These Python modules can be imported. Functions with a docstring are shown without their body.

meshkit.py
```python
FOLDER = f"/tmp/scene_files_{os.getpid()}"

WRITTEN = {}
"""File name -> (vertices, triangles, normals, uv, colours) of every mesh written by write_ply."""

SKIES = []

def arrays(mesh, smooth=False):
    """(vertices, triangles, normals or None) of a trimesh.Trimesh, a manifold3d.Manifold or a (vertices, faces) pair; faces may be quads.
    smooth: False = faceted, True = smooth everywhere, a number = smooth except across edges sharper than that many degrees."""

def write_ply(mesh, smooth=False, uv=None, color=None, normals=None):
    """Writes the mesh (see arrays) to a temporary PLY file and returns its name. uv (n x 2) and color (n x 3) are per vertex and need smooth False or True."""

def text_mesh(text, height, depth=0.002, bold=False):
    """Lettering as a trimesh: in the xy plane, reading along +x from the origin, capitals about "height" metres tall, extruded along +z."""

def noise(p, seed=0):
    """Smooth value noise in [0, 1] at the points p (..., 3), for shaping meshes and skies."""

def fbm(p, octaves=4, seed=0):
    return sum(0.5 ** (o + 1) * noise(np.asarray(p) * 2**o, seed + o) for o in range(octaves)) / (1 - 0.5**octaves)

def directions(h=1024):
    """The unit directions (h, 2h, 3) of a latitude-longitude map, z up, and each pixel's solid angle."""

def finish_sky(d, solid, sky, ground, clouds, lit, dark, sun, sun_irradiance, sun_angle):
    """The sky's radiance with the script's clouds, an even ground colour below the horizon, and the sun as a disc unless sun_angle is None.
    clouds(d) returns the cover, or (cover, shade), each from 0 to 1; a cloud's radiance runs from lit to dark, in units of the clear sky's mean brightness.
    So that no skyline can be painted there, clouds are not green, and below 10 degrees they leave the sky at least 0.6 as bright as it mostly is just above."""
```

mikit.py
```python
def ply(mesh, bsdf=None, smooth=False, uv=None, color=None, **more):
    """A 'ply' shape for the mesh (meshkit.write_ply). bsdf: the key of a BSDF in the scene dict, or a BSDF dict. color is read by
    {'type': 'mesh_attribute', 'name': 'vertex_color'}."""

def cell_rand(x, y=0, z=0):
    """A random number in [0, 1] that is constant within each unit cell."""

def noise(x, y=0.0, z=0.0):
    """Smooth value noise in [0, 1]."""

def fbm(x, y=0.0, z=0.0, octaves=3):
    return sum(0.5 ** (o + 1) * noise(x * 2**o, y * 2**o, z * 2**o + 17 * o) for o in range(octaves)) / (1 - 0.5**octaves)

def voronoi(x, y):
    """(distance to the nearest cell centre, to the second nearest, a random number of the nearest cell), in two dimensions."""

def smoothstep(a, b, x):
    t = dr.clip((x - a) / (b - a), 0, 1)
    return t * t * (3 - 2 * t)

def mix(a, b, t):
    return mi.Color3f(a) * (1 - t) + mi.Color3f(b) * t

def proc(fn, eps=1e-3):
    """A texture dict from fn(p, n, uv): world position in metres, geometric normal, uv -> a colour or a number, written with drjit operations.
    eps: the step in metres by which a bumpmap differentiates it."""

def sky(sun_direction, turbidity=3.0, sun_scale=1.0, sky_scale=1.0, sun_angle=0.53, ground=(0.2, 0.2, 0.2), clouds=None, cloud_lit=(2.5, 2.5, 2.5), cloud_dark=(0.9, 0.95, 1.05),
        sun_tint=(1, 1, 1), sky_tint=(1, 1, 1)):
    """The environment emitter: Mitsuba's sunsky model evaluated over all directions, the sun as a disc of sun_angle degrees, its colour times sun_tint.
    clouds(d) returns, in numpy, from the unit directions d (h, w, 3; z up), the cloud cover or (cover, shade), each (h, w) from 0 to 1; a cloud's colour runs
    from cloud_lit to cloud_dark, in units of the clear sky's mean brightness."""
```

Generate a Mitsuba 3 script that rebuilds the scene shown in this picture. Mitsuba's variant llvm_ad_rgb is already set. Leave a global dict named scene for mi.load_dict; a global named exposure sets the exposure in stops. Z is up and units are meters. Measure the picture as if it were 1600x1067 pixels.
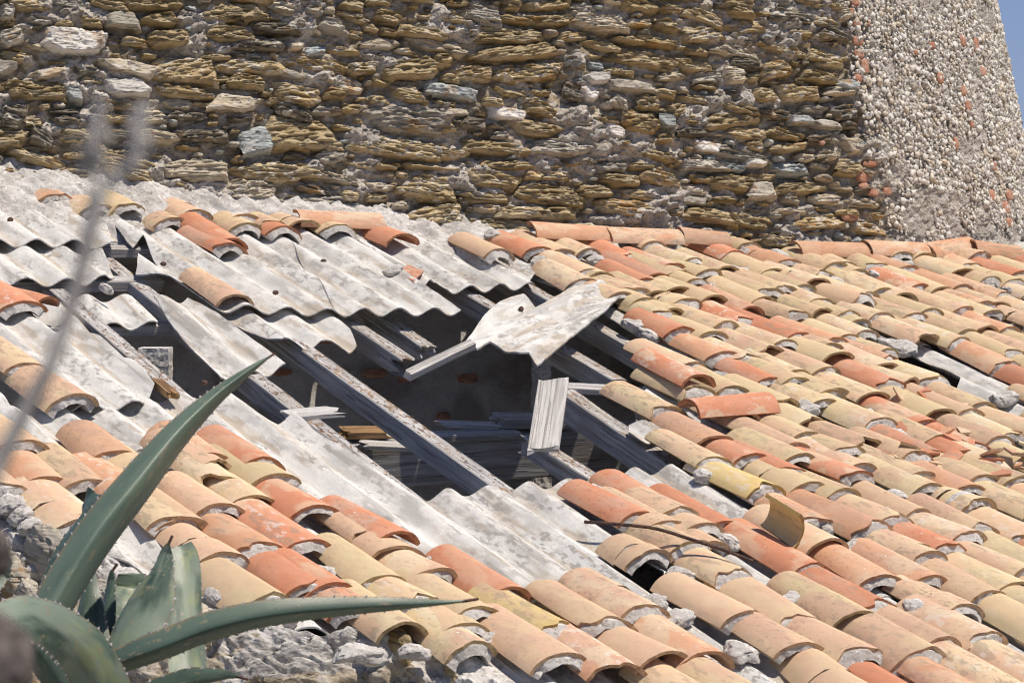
"""A storm-damaged roof of barrel tiles and fibre-cement sheets below a battered stone tower, an agave in front."""
import math
import numpy as np
import trimesh
import shapely
from shapely.geometry import Polygon, box as sbox
import drjit as dr
import mitsuba as mi
import mikit
import meshkit
from mikit import noise, fbm, voronoi, cell_rand, smoothstep, mix

T = mi.ScalarTransform4f
scene, labels = {}, {}

# ------------------------------------------------------------------ camera, light, exposure
PITCH = 0.0403
scene['camera'] = {'type': 'thinlens', 'fov': 2 * math.degrees(math.atan(800 / 3678.0)), 'fov_axis': 'x', 'near_clip': 0.1, 'far_clip': 5000.0,
                   'aperture_radius': 0.0048, 'focus_distance': 9.8,
                   'to_world': T().look_at(origin=[0, 0, 0], target=[0, math.cos(PITCH), -math.sin(PITCH)], up=[0, 0, 1])}
SUN = (0.35, -0.20, 0.915)
scene['sky'] = mikit.sky(SUN, turbidity=2.6, sky_scale=.76, sky_tint=(.99, .91, 1.0), sun_tint=(.95, 1.0, 1.08))
exposure = 1.6

# ------------------------------------------------------------------ measured tables (metres)
TILES = [[2.658,-2.675,"R"],[2.887,-2.776,"Y"],[3.02,-2.62,"Y"],[2.441,-2.526,"R"],[2.604,-2.558,"Y"],[3.364,-2.614,"Y"],[3.581,-2.739,"O"],[3.678,-2.525,"Y"],[2.609,-2.363,"Y"],[2.349,-2.237,"Y"],[2.194,-2.221,"Y"],[2.82,-2.548,"Y"],[2.978,-2.178,"Y"],[3.123,-2.228,"Y"],[3.325,-2.304,"Y"],[3.495,-2.352,"P"],[2.853,-2.085,"Y"],[2.474,-2.072,"Y"],[2.264,-2.034,"Y"],[2.627,-1.932,"R"],[2.444,-1.744,"R"],[2.228,-1.642,"Y"],[2.033,-1.504,"Y"],[2.062,-1.889,"Y"],[2.006,-2.069,"Y"],[1.883,-1.584,"R"],[2.207,-1.24,"P"],[1.881,-1.227,"O"],[2.377,-1.335,"Y"],[2.578,-1.463,"R"],[2.851,-1.749,"Y"],[3.107,-1.851,"Y"],[2.636,-1.275,"Y"],[3.256,-2.059,"Y"],[3.902,-2.671,"Y"],[4.041,-2.73,"Y"],[4.029,-2.605,"Y"],[4.275,-2.691,"Y"],[4.451,-2.608,"O"],[4.839,-2.519,"Y"],[4.924,-2.371,"Y"],[4.553,-2.236,"O"],[5.099,-2.34,"Y"],[4.23,-2.27,"R"],[4.368,-2.206,"Y"],[4.77,-2.072,"O"],[3.866,-2.198,"Y"],[3.667,-2.11,"Y"],[3.953,-2.105,"Y"],[3.533,-1.998,"P"],[4.401,-1.897,"O"],[4.565,-1.915,"P"],[3.225,-1.787,"Y"],[3.467,-1.766,"P"],[3.701,-1.738,"P"],[3.868,-1.794,"Y"],[4.167,-1.829,"P"],[3.22,-1.699,"Y"],[3.112,-1.5,"P"],[2.906,-1.427,"Y"],[2.769,-1.359,"O"],[4.015,-1.487,"P"],[3.846,-1.451,"Y"],[4.193,-1.481,"O"],[3.652,-1.32,"Y"],[2.991,-1.211,"Y"],[4.322,-1.747,"Y"],[3.848,-1.089,"Y"],[1.897,-0.867,"R"],[1.555,-0.744,"Y"],[1.999,-1.163,"Y"],[2.024,-0.812,"Y"],[2.136,-0.949,"Y"],[1.709,-0.536,"Y"],[2.101,-0.662,"Y"],[1.951,-0.535,"Y"],[1.691,-0.301,"Y"],[1.523,-0.14,"Y"],[0.982,-0.159,"O"],[1.008,0.081,"R"],[1.352,-0.021,"P"],[1.21,0.141,"Y"],[1.103,0.268,"R"],[1.326,-0.713,"Y"],[2.777,-0.986,"P"],[2.89,-1.068,"O"],[2.914,-0.738,"Y"],[2.576,-0.716,"R"],[2.714,-0.739,"P"],[2.533,-1.09,"Y"],[2.338,-0.586,"Y"],[2.53,-0.314,"Y"],[2.746,-0.297,"P"],[2.37,-0.206,"R"],[2.571,0.063,"P"],[2.224,-0.002,"Y"],[2.063,-0.23,"Y"],[2.372,0.132,"R"],[2.223,0.175,"R"],[1.736,0.025,"Y"],[1.55,0.103,"Y"],[1.502,0.26,"P"],[1.718,0.41,"P"],[1.887,0.206,"P"],[1.373,0.388,"R"],[2.288,0.261,"Y"],[2.162,-0.668,"Y"],[2.714,0.027,"Y"],[0.788,0.439,"G"],[1.033,0.431,"Y"],[0.207,0.599,"P"],[0.369,0.686,"R"],[0.21,0.728,"P"],[0.142,0.869,"P"],[0.026,0.888,"Y"],[-0.199,0.915,"P"],[0.029,1.177,"P"],[0.425,1.158,"R"],[0.671,0.977,"P"],[0.816,0.765,"O"],[1.156,0.516,"Y"],[1.168,0.827,"P"],[1.006,0.888,"O"],[1.04,1.102,"P"],[1.043,1.192,"P"],[0.87,1.368,"O"],[1.749,0.759,"Y"],[1.554,0.985,"P"],[1.39,1.051,"P"],[1.201,1.141,"R"],[1.66,0.531,"Y"],[1.884,0.569,"O"],[1.037,1.541,"P"],[1.21,1.508,"Y"],[0.451,1.546,"R"],[-0.183,1.495,"P"],[0.029,1.553,"P"],[-0.562,1.746,"O"],[-0.753,1.741,"P"],[-0.571,1.382,"P"],[-0.155,1.775,"P"],[0.804,1.637,"P"],[0.466,1.855,"P"],[0.683,1.884,"P"],[0.283,1.935,"P"],[0.033,1.891,"P"],[-1.873,-0.353,"O"],[-2.217,-0.172,"O"],[-2.099,-0.106,"P"],[-1.839,-0.184,"Y"],[-1.965,-0.008,"O"],[-1.899,0.305,"P"],[-2.42,-0.101,"P"],[-2.251,0.224,"P"],[-2.308,0.27,"P"],[-2.219,-0.469,"P"],[-1.495,-0.292,"O"],[-1.316,-0.189,"R"],[-1.535,-0.192,"P"],[-1.55,-0.058,"Y"],[-1.334,-0.03,"Y"],[-1.522,0.145,"Y"],[-1.698,0.235,"P"],[-1.343,0.311,"R"],[-1.924,0.299,"P"],[-1.716,0.595,"O"],[-1.537,0.588,"R"],[-1.91,0.641,"P"],[-1.712,0.948,"R"],[-1.936,1.003,"Y"],[-1.162,0.591,"R"],[-1.189,0.68,"P"],[-1.394,0.904,"Y"],[-1.185,0.894,"P"],[-0.974,1.086,"R"],[-1.374,1.132,"Y"],[-1.551,1.304,"Y"],[-1.327,1.347,"Y"],[-1.377,1.472,"Y"],[-1.211,1.259,"Y"],[-1.633,1.129,"R"],[-1.645,0.954,"R"],[-0.992,1.417,"G"],[-0.771,1.452,"P"],[-1.138,1.649,"P"],[-0.948,1.764,"O"],[0.008,0.571,"R"],[0.059,0.673,"P"],[0.213,0.496,"R"],[-0.592,-3.958,"O"],[-0.426,-3.782,"Y"],[-0.26,-3.754,"Y"],[-0.095,-3.556,"P"],[0.108,-3.675,"P"],[0.006,-3.057,"R"],[0.363,-3.591,"P"],[0.303,-3.453,"Y"],[0.505,-3.481,"Y"],[0.509,-3.397,"R"],[0.668,-3.468,"Y"],[1.171,-3.233,"R"],[0.852,-3.397,"Y"],[1.639,-2.953,"P"],[1.944,-3.01,"R"],[2.104,-3.017,"P"],[2.3,-2.999,"P"],[2.526,-2.934,"R"],[1.859,-2.442,"P"],[1.983,-2.6,"P"],[2.056,-2.54,"Y"],[2.303,-2.436,"R"],[2.057,-2.229,"P"],[1.913,-2.161,"P"],[1.986,-1.853,"Y"],[-1.515,-2.153,"R"],[-1.8,-1.392,"P"],[-1.773,-0.987,"P"]]
BLOBS = [[3.162,-2.746,0.141,0.084],[2.84,-2.479,0.113,0.082],[2.634,-2.396,0.04,0.054],[3.791,-3.054,0.104,0.073],[3.524,-3.079,0.051,0.058],[3.031,-3.224,0.068,0.043],[3.89,-2.736,0.051,0.058],[3.821,-2.524,0.101,0.079],[4.223,-2.635,0.086,0.08],[4.804,-2.43,0.087,0.067],[4.895,-2.38,0.052,0.052],[5.045,-2.303,0.078,0.074],[4.616,-2.876,0.106,0.053],[4.823,-2.874,0.062,0.068],[4.521,-2.952,0.053,0.045],[5.235,-2.871,0.072,0.054],[3.256,-1.383,0.077,0.104],[3.216,-1.466,0.062,0.066],[4.191,-2.224,0.084,0.057],[4.735,-2.078,0.068,0.051],[1.872,-0.577,0.075,0.07],[2.209,-0.924,0.057,0.042],[1.66,-0.785,0.041,0.041],[0.959,-0.058,0.063,0.075],[1.345,-0.423,0.053,0.039],[1.161,-0.197,0.077,0.044],[0.678,0.133,0.055,0.052],[1.546,-1.072,0.042,0.047],[1.74,-1.055,0.084,0.042],[2.161,-0.495,0.083,0.088],[2.147,-0.183,0.061,0.075],[2.122,-0.55,0.041,0.059],[3.25,-0.591,0.088,0.062],[2.863,-0.701,0.065,0.055],[2.723,-0.697,0.065,0.049],[1.869,-0.186,0.067,0.045],[2.152,0.21,0.046,0.061],[2.785,-0.584,0.036,0.036],[3.676,-1.042,0.061,0.039],[0.319,0.758,0.051,0.068],[0.352,0.258,0.071,0.04],[0.189,1.3,0.07,0.046],[-0.129,1.011,0.07,0.041],[0.984,0.438,0.067,0.046],[0.84,0.747,0.035,0.04],[0.834,0.937,0.064,0.049],[0.667,1.499,0.06,0.065],[1.295,0.638,0.03,0.041],[1.483,0.488,0.081,0.042],[-0.351,1.658,0.071,0.077],[-0.411,1.356,0.072,0.061],[-0.417,1.215,0.063,0.053],[-0.539,1.734,0.035,0.034],[-1.375,0.957,0.06,0.051],[-1.233,1.343,0.054,0.042],[-1.752,1.344,0.104,0.056],[-1.559,1.377,0.067,0.04],[-1.051,0.67,0.037,0.022],[-1.519,0.705,0.041,0.039],[-1.187,1.313,0.049,0.046],[-1.156,1.389,0.049,0.033],[-0.88,1.519,0.034,0.025],[-0.82,1.036,0.047,0.031],[-0.461,1.323,0.036,0.079],[0.327,0.264,0.047,0.035],[0.024,0.177,0.082,0.025],[-0.207,0.686,0.055,0.038],[-1.608,0.674,0.035,0.052],[-1.553,0.727,0.056,0.047],[-1.86,0.711,0.03,0.021],[-2.034,0.821,0.024,0.074],[-2.089,0.96,0.038,0.057],[-1.854,1.039,0.029,0.029],[-2.076,-0.591,0.049,0.037],[-1.724,-0.546,0.062,0.048],[-2.418,-0.063,0.056,0.061],[-2.423,0.05,0.051,0.052],[-2.067,-0.436,0.019,0.051],[-1.95,-0.306,0.032,0.032],[-2.427,0.139,0.05,0.043],[-1.668,-0.486,0.034,0.024],[-0.781,-4.106,0.098,0.071],[-0.753,-3.924,0.067,0.064],[-0.82,-3.633,0.066,0.056],[-0.087,-4.021,0.085,0.059],[-0.326,-3.624,0.067,0.057],[-0.465,-3.381,0.051,0.044],[-0.134,-3.451,0.052,0.051],[-1.051,-3.046,0.028,0.03],[-0.927,-2.56,0.034,0.04],[0.109,-3.912,0.047,0.04],[0.311,-3.896,0.055,0.047],[-0.149,-3.429,0.06,0.051],[0.536,-3.88,0.047,0.04],[0.297,-3.392,0.084,0.078],[0.281,-3.194,0.045,0.051],[0.75,-3.793,0.048,0.041],[0.597,-3.262,0.046,0.039],[1.229,-3.459,0.048,0.041],[1.414,-3.369,0.088,0.068],[1.571,-3.465,0.048,0.055],[1.142,-3.116,0.062,0.059],[1.444,-3.094,0.11,0.067],[1.959,-3.447,0.066,0.063],[0.84,-2.792,0.06,0.045],[0.984,-3.363,0.047,0.04],[0.65,-3.203,0.076,0.052],[1.934,-3.431,0.09,0.07],[1.886,-2.92,0.063,0.061],[2.101,-2.941,0.064,0.061],[2.287,-2.94,0.061,0.062],[2.165,-3.458,0.041,0.042],[1.766,-1.87,0.067,0.075],[1.74,-1.696,0.066,0.062],[2.46,-2.51,0.048,0.047],[2.557,-3.27,0.042,0.035],[2.2,-2.323,0.031,0.053]]
NAILS = [[-0.468,-2.872],[0.481,-2.906],[-0.079,-2.394],[-0.977,-3.635],[-1.076,-1.18]]
AGAVE = {"upright":[[[-1.194,5.914,-1.01],62],[[-1.142,5.968,-0.904],67],[[-1.056,6.075,-0.75],68],[[-0.968,6.18,-0.626],62],[[-0.876,6.305,-0.496],45],[[-0.785,6.409,-0.397],26],[[-0.707,6.492,-0.332],11],[[-0.67,6.543,-0.304],2]],"low":[[[-1.011,5.862,-1.066],44],[[-0.882,5.864,-1.024],58],[[-0.757,5.885,-0.979],58],[[-0.615,5.917,-0.948],52],[[-0.457,5.967,-0.935],40],[[-0.296,6.017,-0.928],25],[[-0.182,6.068,-0.926],11],[[-0.107,6.098,-0.921],2]],"bent":[[[-0.969,5.709,-1.132],84],[[-0.995,5.662,-1.048],86],[[-1.026,5.615,-0.971],86],[[-1.062,5.548,-0.914],82],[[-1.098,5.469,-0.871],76],[[-1.139,5.41,-0.852],70],[[-1.176,5.35,-0.861],60],[[-1.202,5.269,-0.885],44]],"mid":[[[-1.02,6.061,-1.085],50],[[-0.995,6.115,-1.002],84],[[-0.964,6.167,-0.934],84],[[-0.94,6.22,-0.866],50],[[-0.928,6.272,-0.816],22],[[-0.92,6.273,-0.792],4]],"flat":[[[-0.829,6.056,-1.218],64],[[-0.855,6.161,-1.103],62],[[-0.877,6.265,-1.001],56],[[-0.893,6.368,-0.912],56],[[-0.903,6.421,-0.849],50],[[-0.911,6.442,-0.82],34]],"dark":[[[-1.261,6.214,-1.027],60],[[-1.233,6.268,-0.915],68],[[-1.202,6.322,-0.81],66],[[-1.176,6.396,-0.734],60],[[-1.163,6.457,-0.695],48],[[-1.152,6.478,-0.676],34]],"small":[[[-1.131,6.358,-1.173],40],[[-1.126,6.412,-1.077],44],[[-1.122,6.465,-0.997],34],[[-1.118,6.518,-0.925],16],[[-1.113,6.519,-0.898],3]],"stub":[[[-1.12,6.66,-1.119],44],[[-1.105,6.714,-1.026],52],[[-1.098,6.766,-0.979],52],[[-1.095,6.767,-0.945],44]],"inner":[[[-1.113,6.256,-1.206],60],[[-1.139,6.311,-1.095],62],[[-1.155,6.365,-0.999],50],[[-1.157,6.418,-0.928],26],[[-1.156,6.469,-0.888],3]],"outer":[[[-0.979,5.957,-1.181],50],[[-0.884,5.979,-1.136],46],[[-0.806,6.01,-1.112],36],[[-0.746,6.06,-1.112],20],[[-0.707,6.08,-1.119],3]],"under":[[[-1.1,5.908,-1.155],70],[[-1.149,5.912,-1.075],76],[[-1.197,5.914,-1.018],64],[[-1.262,5.915,-0.994],40],[[-1.315,5.865,-0.993],10]],"left":[[[-1.403,5.967,-0.937],50],[[-1.365,6.02,-0.871],56],[[-1.335,6.072,-0.828],50],[[-1.304,6.073,-0.8],24]]}
STALK = [[[-0.379,1.613,-0.209],15],[[-0.357,1.615,-0.158],15],[[-0.337,1.617,-0.117],15],[[-0.319,1.618,-0.084],14],[[-0.305,1.619,-0.046],14],[[-0.295,1.621,-0.011],15],[[-0.289,1.622,0.016],17],[[-0.285,1.623,0.038],17]]
STALK_B = [[[[-0.289,1.643,0.036],14],[[-0.289,1.644,0.056],15],[[-0.291,1.644,0.076],14],[[-0.29,1.645,0.094],6]],[[[-0.289,1.643,0.034],12],[[-0.276,1.643,0.047],10],[[-0.264,1.644,0.06],13],[[-0.258,1.645,0.08],16],[[-0.256,1.645,0.1],6]]]
CORNER = [[-0.324,1.491,-0.251],[-0.416,1.892,-0.248]]
PIER = [[-1.666,10.886,-0.577],[0.152,12.382,-0.69]]
BOARD = [[0.114,10.435,-0.593],[0.253,10.435,-0.581],[0.198,10.093,-0.863],[0.077,10.096,-0.81]]
BATTEN = [[-0.468,10.736,-0.569],[-0.226,10.94,-0.46]]
ROD = [[-0.241,0.535],[0.109,1.154]]
UPTURNED = [[0.566,0.729],[0.558,0.979],[0.387,1.106],[0.35,0.875]]
SQUARE = [[0.862,-2.781],[1.009,-2.906],[1.011,-2.746],[0.845,-2.574]]
LOOSE_LOW = [[1.331,-0.75]]
CROSS = [[1.122,-0.566],[1.024,-0.403],[1.409,-0.366],[1.586,-0.622],[1.541,-0.66]]
STONES = [[0.443,1.13,0.353,0.145,"W"],[0.743,0.881,0.279,0.104,"W"],[0.221,0.857,0.37,0.12,"B"],[0.726,1.261,0.197,0.1,"G"],[1.067,0.985,0.37,0.162,"B"],[1.462,1.023,0.403,0.087,"B"],[1.75,0.859,0.271,0.124,"B"],[1.733,0.639,0.436,0.183,"B"],[1.967,0.884,0.132,0.091,"B"],[1.881,1.054,0.304,0.1,"B"],[1.363,0.813,0.304,0.1,"L"],[1.121,0.423,0.395,0.141,"L"],[1.589,0.417,0.526,0.12,"B"],[0.714,0.433,0.337,0.145,"B"],[0.212,0.479,0.321,0.079,"B"],[0.122,0.392,0.222,0.095,"B"],[0.406,0.384,0.214,0.095,"B"],[1.425,0.305,0.312,0.145,"L"],[0.993,1.168,0.238,0.112,"B"],[1.339,1.211,0.255,0.1,"B"],[0.393,0.705,0.173,0.1,"D"],[0.439,0.834,0.099,0.083,"U"],[1.474,0.599,0.197,0.162,"U"],[1.861,1.128,0.132,0.075,"U"],[0.11,1.149,0.132,0.108,"G"],[0.439,1.342,0.197,0.062,"G"],[1.396,1.332,0.386,0.116,"B"],[1.68,1.379,0.164,0.087,"L"],[0.249,0.583,0.132,0.12,"D"],[0.693,0.626,0.148,0.075,"D"],[1.783,0.33,0.238,0.062,"D"],[1.01,0.346,0.107,0.062,"B"],[1.98,1.278,0.156,0.116,"G"],[1.437,0.935,0.206,0.095,"B"],[1.261,1.079,0.197,0.05,"B"],[0.549,1.255,0.107,0.087,"B"],[0.089,1.282,0.074,0.108,"G"],[0.13,1.041,0.173,0.058,"B"],[0.303,0.95,0.206,0.058,"L"],[0.233,1.33,0.214,0.071,"B"],[0.097,0.711,0.14,0.145,"D"],[1.055,0.867,0.296,0.075,"B"],[1.071,0.732,0.247,0.046,"D"],[1.7,0.765,0.222,0.087,"D"],[1.507,1.153,0.345,0.075,"D"],[3.077,1.259,0.526,0.104,"B"],[3.131,1.153,0.567,0.1,"B"],[2.444,1.039,0.378,0.129,"B"],[2.855,1.025,0.23,0.091,"B"],[3.201,1.035,0.427,0.12,"B"],[2.374,0.742,0.485,0.166,"G"],[2.383,0.562,0.633,0.12,"B"],[2.539,0.46,0.353,0.033,"B"],[2.514,0.342,0.271,0.178,"B"],[2.888,0.394,0.362,0.124,"B"],[2.851,0.284,0.271,0.071,"B"],[3.279,0.305,0.419,0.129,"B"],[3.595,0.33,0.214,0.087,"B"],[3.743,0.402,0.279,0.091,"B"],[4.01,0.417,0.255,0.095,"B"],[3.159,0.199,0.543,0.083,"B"],[2.526,0.172,0.378,0.137,"B"],[3.78,0.224,0.403,0.108,"B"],[4.035,0.305,0.288,0.079,"B"],[3.854,0.315,0.222,0.066,"B"],[3.64,1.016,0.189,0.083,"W"],[3.735,0.693,0.148,0.1,"W"],[3.591,0.684,0.123,0.075,"U"],[3.591,0.919,0.123,0.104,"W"],[3.784,0.871,0.115,0.108,"G"],[3.92,0.749,0.238,0.145,"B"],[3.99,0.875,0.148,0.108,"B"],[3.71,0.763,0.132,0.083,"B"],[3.266,0.819,0.214,0.104,"B"],[2.958,0.583,0.419,0.087,"B"],[3.361,0.593,0.353,0.116,"G"],[3.632,0.597,0.156,0.091,"G"],[3.143,1.361,0.214,0.05,"B"],[2.703,1.369,0.189,0.091,"B"],[3.644,1.099,0.115,0.066,"U"],[3.496,1.12,0.099,0.066,"U"],[2.539,1.255,0.321,0.079,"B"],[2.633,1.178,0.362,0.075,"L"],[2.946,0.848,0.132,0.071,"B"],[2.81,0.726,0.156,0.091,"D"],[2.07,0.925,0.156,0.091,"L"],[2.399,0.89,0.206,0.104,"B"],[2.05,0.798,0.132,0.062,"B"],[2.198,0.346,0.164,0.054,"L"],[2.173,0.284,0.164,0.062,"B"],[2.009,0.303,0.115,0.1,"B"],[4.154,1.365,0.148,0.083,"B"],[4.076,1.253,0.255,0.066,"B"],[3.986,1.147,0.452,0.112,"B"],[3.842,0.61,0.132,0.058,"B"],[4.014,0.558,0.263,0.079,"B"],[2.099,1.398,0.148,0.066,"B"],[2.124,1.334,0.197,0.062,"B"],[2.321,1.342,0.164,0.087,"B"],[2.933,1.379,0.206,0.145,"G"],[2.695,0.911,0.353,0.079,"U"],[3.024,0.786,0.238,0.079,"W"],[3.394,1.367,0.288,0.071,"B"],[3.517,1.276,0.173,0.079,"B"],[3.607,1.153,0.173,0.033,"B"],[3.994,1.481,0.255,0.083,"B"],[3.981,1.371,0.164,0.054,"B"],[4.179,0.84,0.115,0.079,"B"],[4.109,0.765,0.123,0.095,"U"],[3.324,0.417,0.164,0.054,"B"],[3.003,0.483,0.378,0.062,"B"],[3.48,0.935,0.132,0.12,"D"],[4.405,1.429,0.304,0.112,"B"],[4.388,1.307,0.304,0.108,"B"],[4.705,1.375,0.296,0.087,"B"],[5.029,1.454,0.304,0.112,"D"],[4.914,1.108,0.206,0.116,"B"],[5.219,1.066,0.288,0.091,"B"],[5.276,1.191,0.288,0.1,"B"],[5.042,0.956,0.312,0.112,"B"],[4.799,0.946,0.14,0.1,"B"],[4.61,0.857,0.288,0.071,"B"],[4.347,0.902,0.238,0.062,"B"],[4.512,0.786,0.353,0.12,"B"],[4.647,0.701,0.279,0.083,"B"],[4.927,0.705,0.247,0.083,"B"],[4.701,0.628,0.123,0.071,"B"],[4.951,0.62,0.263,0.054,"B"],[4.606,0.566,0.395,0.079,"G"],[4.36,0.612,0.181,0.071,"W"],[4.997,0.367,0.337,0.079,"B"],[4.318,0.187,0.362,0.108,"B"],[4.635,0.155,0.271,0.095,"B"],[5.428,1.027,0.148,0.071,"U"],[5.35,0.985,0.222,0.071,"L"],[5.038,0.79,0.173,0.054,"U"],[4.943,0.477,0.247,0.083,"U"],[5.375,0.494,0.173,0.108,"B"],[5.062,0.556,0.123,0.05,"L"],[4.261,0.346,0.181,0.079,"L"],[4.709,0.344,0.173,0.124,"G"],[4.919,0.299,0.115,0.083,"G"],[5.177,0.294,0.189,0.066,"L"],[4.532,0.483,0.148,0.054,"U"],[4.688,0.512,0.148,0.054,"W"],[4.668,1.487,0.222,0.12,"B"],[5.309,1.427,0.206,0.1,"B"],[4.935,1.249,0.312,0.066,"B"],[4.602,1.218,0.288,0.079,"L"],[4.692,1.137,0.222,0.083,"D"],[4.339,1.114,0.238,0.079,"B"],[5.103,1.344,0.189,0.058,"B"],[5.354,1.346,0.247,0.095,"D"],[5.375,0.852,0.206,0.112,"D"],[5.231,0.767,0.197,0.058,"G"],[5.169,0.682,0.156,0.054,"D"],[5.412,0.633,0.132,0.112,"L"],[4.594,1.06,0.156,0.12,"L"],[4.672,0.94,0.099,0.071,"W"],[5.445,1.495,0.115,0.112,"L"]]
BRICKS = [[5.551,1.423,0.066,0.041],[5.543,1.309,0.099,0.062],[5.539,1.224,0.09,0.066],[5.576,1.147,0.066,0.104],[5.506,1.066,0.074,0.058],[5.523,0.518,0.123,0.041],[5.461,0.433,0.115,0.071],[5.453,0.371,0.082,0.054],[5.527,0.336,0.099,0.05],[5.634,0.346,0.082,0.054],[5.564,1.558,0.074,0.054],[6.069,1.257,0.049,0.041],[6.267,1.313,0.066,0.054],[6.908,1.354,0.082,0.137],[6.304,1.099,0.074,0.083],[6.694,1.369,0.082,0.091],[6.932,1.178,0.148,0.075],[6.916,0.257,0.132,0.1],[7.031,0.342,0.132,0.079],[5.325,0.18,0.14,0.054],[5.514,1.498,0.041,0.05],[5.173,0.647,0.049,0.033],[6.604,0.929,0.082,0.075],[6.579,1.029,0.082,0.075],[6.373,0.67,0.049,0.087],[6.612,0.809,0.066,0.058],[6.838,0.531,0.09,0.075],[5.654,1.427,0.025,0.041],[6.941,0.155,0.115,0.071],[6.735,0.334,0.099,0.087]]
BOUND = [[5.486,1.585],[5.568,1.336],[5.469,1.083],[5.527,0.879],[5.576,0.635],[5.634,0.39],[5.658,0.062]]
FLASH = [[[0.665,-3.55],[1.195,-3.501]],[[2.103,-3.328],[2.648,-3.271]],[[2.601,-3.257],[3.125,-3.21]],[[3.136,-3.237],[3.455,-3.16]],[[3.847,-2.977],[4.402,-2.95]],[[4.426,-2.977],[4.926,-2.949]],[[4.925,-2.935],[5.471,-3.089]],[[5.385,-2.99],[5.716,-2.878]]]
LEAN = [[0.447,-1.473],[0.785,-1.823],[1.083,-2.118],[1.298,-2.216],[1.284,-2.102],[1.264,-2.046],[1.527,-2.244],[2.001,-2.589],[2.013,-2.53],[1.951,-2.371],[1.99,-2.245],[1.596,-1.881],[1.042,-1.444],[0.625,-1.098],[0.653,-1.223],[0.59,-1.213],[0.597,-1.376],[0.561,-1.417],[0.414,-1.305]]
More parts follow.
